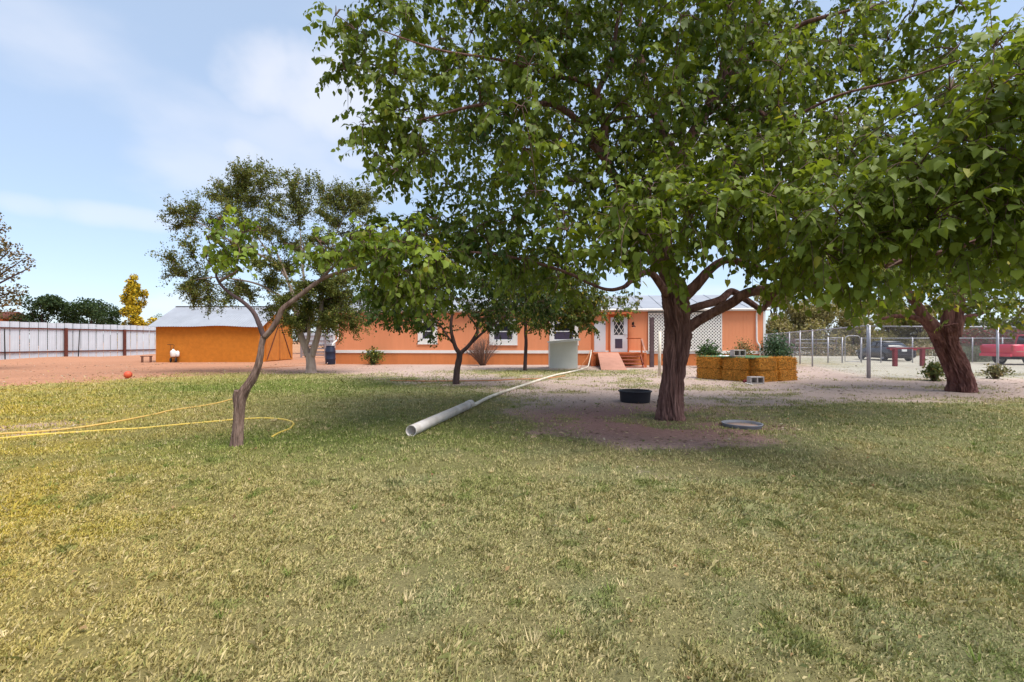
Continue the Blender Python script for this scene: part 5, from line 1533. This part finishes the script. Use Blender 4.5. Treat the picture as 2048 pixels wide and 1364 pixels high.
# airy elm with two grey stems
T = G(622, 746)
elm = empty('elm_tree', T, 0, 'airy small-leaved tree with twin grey stems beside the shed', 'tree')
Ye = T.y; sk = []
sk += limb_local(elm, 'trunk', [Vector((T.x, Ye, -.1)), Vector((T.x, Ye, .03)), P(622, 730, Ye), P(621, 718, Ye), P(620, 706, Ye)], [.24, .225, .20, .19, .18], MT['bark_grey'], n=40, per=8, amp=.09, freq=12, seed=3, flare=.25)
def EL(pts, rad, n=16, lab=None):
    global sk
    sk += limb_local(elm, 'stem', wp(pts, Ye), rad, MT['bark_grey'], n=n, per=6, amp=.06, freq=12, seed=len(sk) % 9)
EL([(617, 712), (610, 694), (602, 672), (597, 650), (594, 630), (590, 600), (575, 560), (560, 520), (535, 470)], [.16, .15, .145, .14, .125, .085, .06, .04, .018], 20)
EL([(624, 712), (629, 694), (635, 672), (640, 652), (642, 625), (645, 590), (655, 540), (668, 480), (690, 430)], [.15, .145, .135, .12, .10, .07, .05, .035, .015], 20)
EL([(612, 690), (617, 675), (618, 660), (617, 640), (612, 590), (605, 530), (600, 460)], [.09, .085, .08, .07, .06, .045, .02], 14)
EL([(592, 615), (560, 592), (520, 570), (480, 560), (430, 555), (380, 560)], [.07, .06, .045, .035, .025, .012], 12)
EL([(575, 560), (540, 510), (505, 460), (470, 410)], [.045, .035, .025, .012], 12)
EL([(560, 530), (500, 500), (440, 470), (390, 440)], [.06, .045, .03, .012], 12)
r = np.random.default_rng(77)
ebm = MB(); LP = []; LCOL = []
main_sk = list(sk)
tips = [(345, 425, 0), (352, 455, .5), (340, 515, 0), (350, 545, .6), (372, 575, -.5), (390, 600, .4), (420, 605, 0), (450, 600, -1), (370, 480, -1), (395, 420, .8), (425, 395, 0), (450, 380, .6), (480, 350, 0), (495, 340, -.5), (515, 338, .6), (530, 350, 0), (548, 365, -.4), (575, 352, .3), (585, 375, -.5), (612, 362, 0), (635, 372, .5), (650, 400, 0), (680, 385, -.4), (705, 392, .3), (730, 400, 0), (750, 395, .4), (740, 425, -.5), (735, 470, 0), (720, 520, .5), (735, 560, -.3), (730, 600, .3), (720, 640, 0), (712, 655, .2), (700, 620, -.8), (680, 600, .8), (660, 570, -1.2),
        (460, 420, -1), (500, 400, 1.2), (540, 420, -1.4), (560, 400, 1), (600, 410, 1.6), (640, 430, -1.5), (670, 450, 1.2), (430, 520, -1.5), (470, 500, 1.5), (510, 530, -1.8), (560, 600, -1.6), (540, 620, 1.2), (580, 640, -1.4), (620, 640, 1.6), (660, 640, -1.2), (500, 590, 1.5), (600, 570, -2), (640, 530, -1.8), (620, 480, -1.9), (560, 470, 2.0), (680, 520, 1.6), (690, 560, -1.4), (520, 460, -1.6), (480, 450, -.8), (440, 450, .9), (410, 560, 1.2), (600, 500, 2.2), (640, 580, 2.1), (580, 540, 1.9), (700, 590, 1.2), (540, 560, 0), (610, 610, -.6), (650, 610, .5), (590, 590, .9)]
for (px, py, dy) in tips:
    c = P(px, py, Ye + dy)
    best = min(main_sk, key=lambda k_: (k_[0] - c).length + (2.0 if k_[0].z < 2.2 else 0) + (.8 if k_[0].z > c.z else 0))
    a = best[0]; L = (c - a).length
    q = catmull([a, a.lerp(c, .35) + Vector((0, 0, .10 * L)), a.lerp(c, .7) + Vector((0, 0, .06 * L)), c], 6)
    r0 = min(best[1] * .7, .014 + .012 * L)
    ebm.tube(q, [r0 + (.005 - r0) * i / (len(q) - 1) for i in range(len(q))], 6, cap=False)
    d0 = (c - a).normalized()
    dens = 1.0 if (py > 470 and 480 < px < 700) else .62
    for i in range(2, len(q)):
        f_ = i / len(q)
        for k_ in range(2):
            dd = Vector(norm(r.normal(size=3))) * .85 + d0 * .7 + Vector((0, 0, .1 if py < 560 else -.35)); dd.normalize()
            l2 = (.35 + .75 * r.random()) * (1.15 - .4 * f_)
            e = q[i] + dd * l2
            ebm.tube([q[i], q[i].lerp(e, .5) + Vector((0, 0, .03)), e], [.008, .005, .003], 4, cap=False)
            nl_ = int(64 * dens * (.5 + r.random()))
            tt = r.random((nl_, 1)) ** .8
            pp = np.array(q[i]) + np.array(e - q[i]) * tt + r.normal(size=(nl_, 3)) * .065
            LP.append(pp)
LP = np.concatenate(LP)
quad_crown(elm, LP, .085, pal_col(r, len(LP), (.060, .080, .018), (.215, .230, .050), (.24, .17, .05), .06), 78)
ebm.build('branches', MT['bark_dark'], elm, True, kind='stuff').data.transform(Matrix.Translation(-elm.location))
def blob_points(r, blobs, dens):
    out_ = []
    for (c, ra) in blobs:
        k_ = max(8, int(dens * ra[0] * ra[2]))
        u_ = norm(r.normal(size=(k_, 3))); f_ = (.55 + .5 * r.random((k_, 1)))
        out_.append(np.array(c) + u_ * f_ * np.array(ra))
    return np.concatenate(out_)
def bushy_tree(name, lab, cat, base, blobs, size, dens, cols, seed, trunk_r=.2, trunk_to=None, group=None, mt='small', bark='bark_dark', extra=None, ef=0, willow=0):
    root = empty(name, base, 0, lab, cat, group)
    r = np.random.default_rng(seed)
    if trunk_r:
        top = Vector(trunk_to) if trunk_to is not None else Vector(base) + Vector((0, 0, max(b_[0][2] for b_ in blobs)))
        b0 = Vector(base)
        tr = MB().tube(catmull([Vector((0, 0, -.1)), (top - b0) * .35 + Vector((.1, 0, 0)), top - b0], 6), [trunk_r * (1 - .7 * i / 12) for i in range(13)], 10)
        for (c, ra) in blobs[:14]:
            tr.tube([(top - b0) * .55, ((top - b0) * .55).lerp(Vector(c) - b0, .5) + Vector((0, 0, .1)), Vector(c) - b0], [trunk_r * .4, trunk_r * .25, .02], 6, cap=False)
        tr.build('trunk', MT[bark], root, True)
    p = blob_points(r, blobs, dens)
    if willow:
        reps = []
        for k_ in range(willow):
            reps.append(p + np.array([0, 0, -1.0]) * (k_ * size * .55) + r.normal(size=p.shape) * size * .15)
        p = np.concatenate(reps)
        p = p[p[:, 2] > .15]
    quad_crown(root, p, size, pal_col(r, len(p), cols[0], cols[1], extra, ef), seed + 1, mt=mt)
    return root
def pxblobs(lst, Y, dr, rg, jit=1):
    return [(tuple(P(px, py, Y + rg.uniform(-dr, dr))), (rp * Y / FPX, rp * Y / FPX, rp * Y / FPX * .85)) for px, py, rp in lst]
rg = random.Random(21)
# left edge tree
ble = pxblobs([(-60, 470, 40), (-10, 490, 30), (20, 500, 22), (45, 520, 18), (-30, 540, 36), (15, 545, 24), (40, 580, 16), (5, 590, 26), (-30, 600, 40), (25, 610, 15), (-60, 560, 40), (5, 455, 14), (-15, 430, 16), (60, 535, 8), (-100, 500, 40), (-100, 600, 40), (12, 628, 14)], 24, 1.2, rg)
bushy_tree('willow_tree', 'sparse brown-green tree hanging in at the left picture edge', 'tree', (-28.5, 24, 0), ble, .13, 620, ((.05, .045, .018), (.17, .13, .05)), 301, .2, (-28.2, 24, 5), extra=(.26, .16, .05), ef=.2)
# far trees, left
def far_row(name, lab, cat, spec, cols, seed, size, dens, group, Yr, extra=None, ef=0, willow=0):
    for i, (px, top, wpx, l2) in enumerate(spec):
        Y = Yr + rg.uniform(-3, 3); base = P(px, 682, Y); base.z = 0
        h_ = CAMH + (682 - top) / FPX * Y
        blobs = []
        for k_ in range(26):
            z = rg.uniform(.12, .95) * h_; hw = wpx * .5 * Y / FPX * (1 - .65 * max(0, z / h_ - .35) ** 1.3)
            r_ = rg.uniform(.16, .26) * wpx * Y / FPX
            blobs.append(((base.x + rg.uniform(-1, 1) * max(.1, hw - r_ * .5), Y + rg.uniform(-1, 1) * hw, min(z, h_ - r_ * .6)), (r_, r_, r_ * .8)))
        bushy_tree(name, l2, cat, base, blobs, size, dens, cols, seed + i * 3, .16, (base.x, Y, h_ * .7), group, extra=extra, ef=ef, willow=willow)
far_row('evergreen_tree', None, 'tree', [(85, 592, 80, 'dark green tree behind the metal fence, nearest the left picture edge'), (135, 606, 70, 'low dark green tree behind the metal fence, second from the left'), (182, 597, 74, 'dark green tree with a pointed top behind the metal fence, left of the yellow tree'), (215, 610, 50, 'low dark green tree tucked behind the yellow tree')], ((.016, .034, .012), (.06, .095, .028)), 310, .26, 300, 'dark trees beyond the metal fence', 62)
Yy = 58.0; by = P(268, 682, Yy); by.z = 0
bl = []
for k in range(60):
    z = rg.uniform(.10, 1) ; hw = 40 * Yy / FPX * (1.02 - z) ** .75 * rg.uniform(.7, 1.12)
    if z > .93: hw = .2
    bl.append(((by.x + rg.uniform(-1, 1) * hw, Yy + rg.uniform(-1, 1) * hw, z * 9.2), (.62 * (1.15 - z * .6), .6, .62 * (1.2 - z * .5))))
bushy_tree('yellow_tree', 'bright yellow cone-shaped tree behind the fence left of the shed roof', 'tree', by, bl, .25, 620, ((.30, .22, .014), (.70, .50, .03)), 330, .18, (by.x, Yy, 7), extra=(.12, .14, .02), ef=.16)
far_row('small_tree', None, 'tree', [(318, 628, 36, 'small grey-green tree just above the left eave of the shed')], ((.04, .06, .025), (.12, .15, .06)), 340, .2, 120, None, 66)
far_row('shade_tree', None, 'tree', [(612, 585, 60, 'dark tree behind the corral, right of the shed'), (655, 598, 50, 'dark brown-green tree behind the corral beside the house corner')], ((.016, .022, .008), (.06, .065, .022)), 350, .22, 320, 'dark trees behind the corral', 54, extra=(.16, .09, .04), ef=.12)
# far trees, right
far_row('willow_tree', None, 'tree', [(1552, 560, 90, 'olive willow right behind the right end of the house'), (1630, 585, 90, 'tan-green drooping willow behind the chain-link, second from the house'), (1705, 600, 84, 'olive drooping willow above the gate'), (1775, 596, 100, 'tan willow above the dark car'), (1840, 610, 80, 'grey-green willow just left of the leaning trunk')], ((.15, .14, .045), (.42, .36, .14)), 360, .24, 170, 'pale willows beyond the chain-link', 52, extra=(.30, .24, .13), ef=.2, willow=3)
far_row('hedge_tree', None, 'tree', [(1965, 640, 80, 'grey-green tree right of the leaning trunk, beyond the pickup'), (2030, 632, 80, 'grey-green tree at the right picture edge above the pickup'), (1925, 645, 50, 'low grey-green tree close behind the leaning trunk')], ((.05, .06, .035), (.15, .16, .095)), 380, .24, 240, 'grey trees beyond the pickup', 50, extra=(.2, .17, .12), ef=.2)
def tangle(name, lab, base, w_, h_, d_, size, n_, cols, seed, extra=None, ef=0):
    root = empty(name, base, 0, lab, 'bush')
    r = np.random.default_rng(seed)
    p = np.array(base) + (r.random((n_, 3)) - [.5, .5, 0]) * [w_, d_, h_] * (1 - .25 * r.random((n_, 1)))
    quad_crown(root, p, size, pal_col(r, n_, cols[0], cols[1], extra, ef), seed)
    sb = MB()
    for k_ in range(24):
        x = (r.random() - .5) * w_ * .9; y = (r.random() - .5) * d_
        sb.tube([(x, y, -.05), (x + r.normal() * .1, y, h_ * .4), (x + r.normal() * .3, y, h_ * .85)], [.02, .014, .006], 5)
    sb.build('stems', MT['twig'], root, True, kind='stuff')
    return root
tangle('vine_thicket', 'reddish vine thicket seen through the chain-link above the pickup bed', P(1985, 682, 38) * Vector((1, 1, 0)), 6.2, 2.65, 1.2, .17, 5200, ((.07, .05, .03), (.20, .14, .085)), 401, (.26, .035, .06), .25)
tangle('brush_row', 'tan dry brush line beyond the gate and dark car', P(1760, 682, 47) * Vector((1, 1, 0)), 17, 1.25, 2.5, .18, 5200, ((.20, .15, .09), (.45, .36, .22)), 402, (.10, .11, .05), .3)
tangle('sage_brush', 'pale grey-green brush behind the rear of the pickup', P(1935, 682, 33.5) * Vector((1, 1, 0)), 3.6, 1.15, 1.5, .11, 3600, ((.09, .11, .07), (.26, .29, .2)), 403)
# stub tree inside the corral
c = P(1573, 714, 44); c.z = 0
st = empty('stub_tree', c, 0, 'short dark tree stub with twin tops at the corral', 'tree stub')
bark_limb('trunk', [Vector((0, 0, -.1)), Vector((-.05, 0, .6)), Vector((.12, 0, 1.2)), Vector((.3, 0, 1.65))], [.5, .48, .5, .55], MT['bark_dark'], st, 24, 6, .12, 5, 3)
bark_limb('limb', [Vector((-.1, 0, .6)), Vector((-.6, 0, 1.2)), Vector((-1.0, 0, 1.75))], [.25, .22, .16], MT['bark_dark'], st, 14, 6, .1, 5, 5)
# shrubs at the house and fences
def shrub(name, lab, px, pyb, wpx, hpx, size, n_, cols, seed, extra=None, ef=0, stems=10, mt='small', group=None, Y=None):
    c = G(px, pyb) if Y is None else P(px, 0, Y) * Vector((1, 1, 0))
    Y = c.y; w_ = wpx * Y / FPX; h_ = hpx * Y / FPX
    root = empty(name, (c.x, c.y, 0), 0, lab, 'shrub', group)
    r = np.random.default_rng(seed)
    sb = MB(); pts = []
    for k_ in range(stems):
        a = r.random() * 2 * math.pi; rad_ = r.random() ** .6
        tip = Vector((math.cos(a) * rad_ * w_ * .5, math.sin(a) * rad_ * w_ * .4, h_ * (1 - .55 * rad_ ** 2) * (.8 + .25 * r.random())))
        sb.tube(catmull([Vector((tip.x * .08, tip.y * .08, -.04)), tip * .5 + Vector((0, 0, h_ * .14)), tip], 4), [.014 + (.003 - .014) * i / 8 for i in range(9)], 5)
        for q in range(max(1, n_ // stems)):
            f_ = r.random() ** .55
            pts.append(np.array(tip) * f_ + np.array([0, 0, h_ * .14 * math.sin(f_ * 3.14)]) + r.normal(size=3) * .12 * h_)
    sb.build('stems', MT['twig'], root, True, kind='stuff')
    pts = np.array(pts); pts[:, 2] = np.maximum(pts[:, 2], .02)
    V_, C_ = quads(r, pts, size, pal_col(r, len(pts), cols[0], cols[1], extra, ef))
    link('foliage', fast_mesh('foliage', V_, F4=np.arange(len(V_)).reshape(-1, 4), col=C_), MT[mt], root, kind='stuff')
    return root
shrub('green_shrub', 'rounded green shrub against the house wall near the rain barrel', 746, 729.5, 54, 32, .12, 900, ((.04, .065, .015), (.14, .18, .035)), 501, (.36, .32, .06), .12, 26)
shrub('laurel_shrub', 'dark green shrub before the lattice, behind the straw bales', 1415, 731, 58, 46, .13, 1500, ((.02, .05, .018), (.09, .16, .05)), 503, None, 0, 26, Y=26.3)
shrub('rose_shrub', 'olive twiggy shrub before the orange wall, behind the upper cinder block', 1483, 732, 66, 50, .10, 1200, ((.08, .085, .03), (.24, .22, .08)), 504, (.34, .16, .06), .12, 34, Y=26.2)
shrub('vine_shrub', 'bluish green vine shrub climbing the fence at the house end', 1550, 731, 56, 62, .13, 2000, ((.02, .05, .025), (.10, .17, .085)), 505, None, 0, 30, Y=27.6)
shrub('fence_shrub', 'olive leafy shrub at the left foot of the leaning tree', 1868, 752, 52, 36, .10, 1000, ((.06, .085, .025), (.20, .22, .07)), 506, (.30, .22, .08), .12, 26, Y=17.4)
shrub('weed_shrub', 'low ragged weed shrub at the fence post right of the leaning tree', 1990, 757, 62, 27, .09, 620, ((.08, .09, .04), (.25, .23, .10)), 507, (.34, .27, .14), .2, 30, Y=18.3)
# leafless twiggy bush
c = G(966, 731); Yb = c.y
db = empty('dry_bush', (c.x, c.y, 0), 0, 'leafless brown twiggy bush under the middle house window', 'bush')
r = np.random.default_rng(61); sb = MB(); fine = MB()
hb, wb = 56 * Yb / FPX, 66 * Yb / FPX
for k in range(60):
    a = r.random() * 6.283; rad_ = r.random() ** .5
    tip = Vector((math.cos(a) * rad_ * wb * .5, math.sin(a) * rad_ * wb * .5, hb * (1 - .5 * rad_ ** 2) * (.85 + .2 * r.random())))
    base = Vector((math.cos(a) * .12 * rad_, math.sin(a) * .12 * rad_, -.04))
    q = catmull([base, base.lerp(tip, .5) + Vector((0, 0, .12)), tip], 5)
    sb.tube(q, [.020 + (.005 - .020) * i / 10 for i in range(11)], 5)
    for i in range(3, 11):
        for z in range(3):
            d = Vector(norm(r.normal(size=3))) * .7 + (tip - base).normalized() * .6 + Vector((0, 0, .2))
            e = q[i] + d * (.16 + .22 * r.random())
            fine.tube([q[i], e], [.005, .003], 3, cap=False)
sb.build('stems', mat('dry stem', (.15, .085, .06), .9, .2, 8), db, True)
fine.build('twigs', mat('dry twig', (.20, .12, .095), .9, .2, 8), db, kind='stuff')

# ------------------------------------------------------------------ distant house at the left edge
hs_ = empty('distant_house', (-66.6, 60, 0), math.radians(-2), 'far orange house peeking over the fence at the left picture edge', 'house')
MB().span((-6, 0, -.1), (3.05, 3, 4.25)).build('wall', MT['skirt'], hs_)
m = MB(); m.add([(-6.4, -.4, 4.25), (3.5, -.4, 4.25), (3.5, 3.4, 4.25), (-6.4, 3.4, 4.25), (-6.4, 1.5, 5.2), (3.5, 1.5, 5.2)], [(0, 1, 5, 4), (2, 3, 4, 5), (1, 2, 5), (3, 0, 4), (3, 2, 1, 0)])
m.build('roof', MT['rust'], hs_)
w_ = MB().span((1.3, -.06, 2.6), (2.6, -.003, 3.9)).build('window', MT['white'], hs_)
MB().span((1.45, -.075, 2.75), (2.45, -.061, 3.75)).build('pane', MT['glass'], w_)
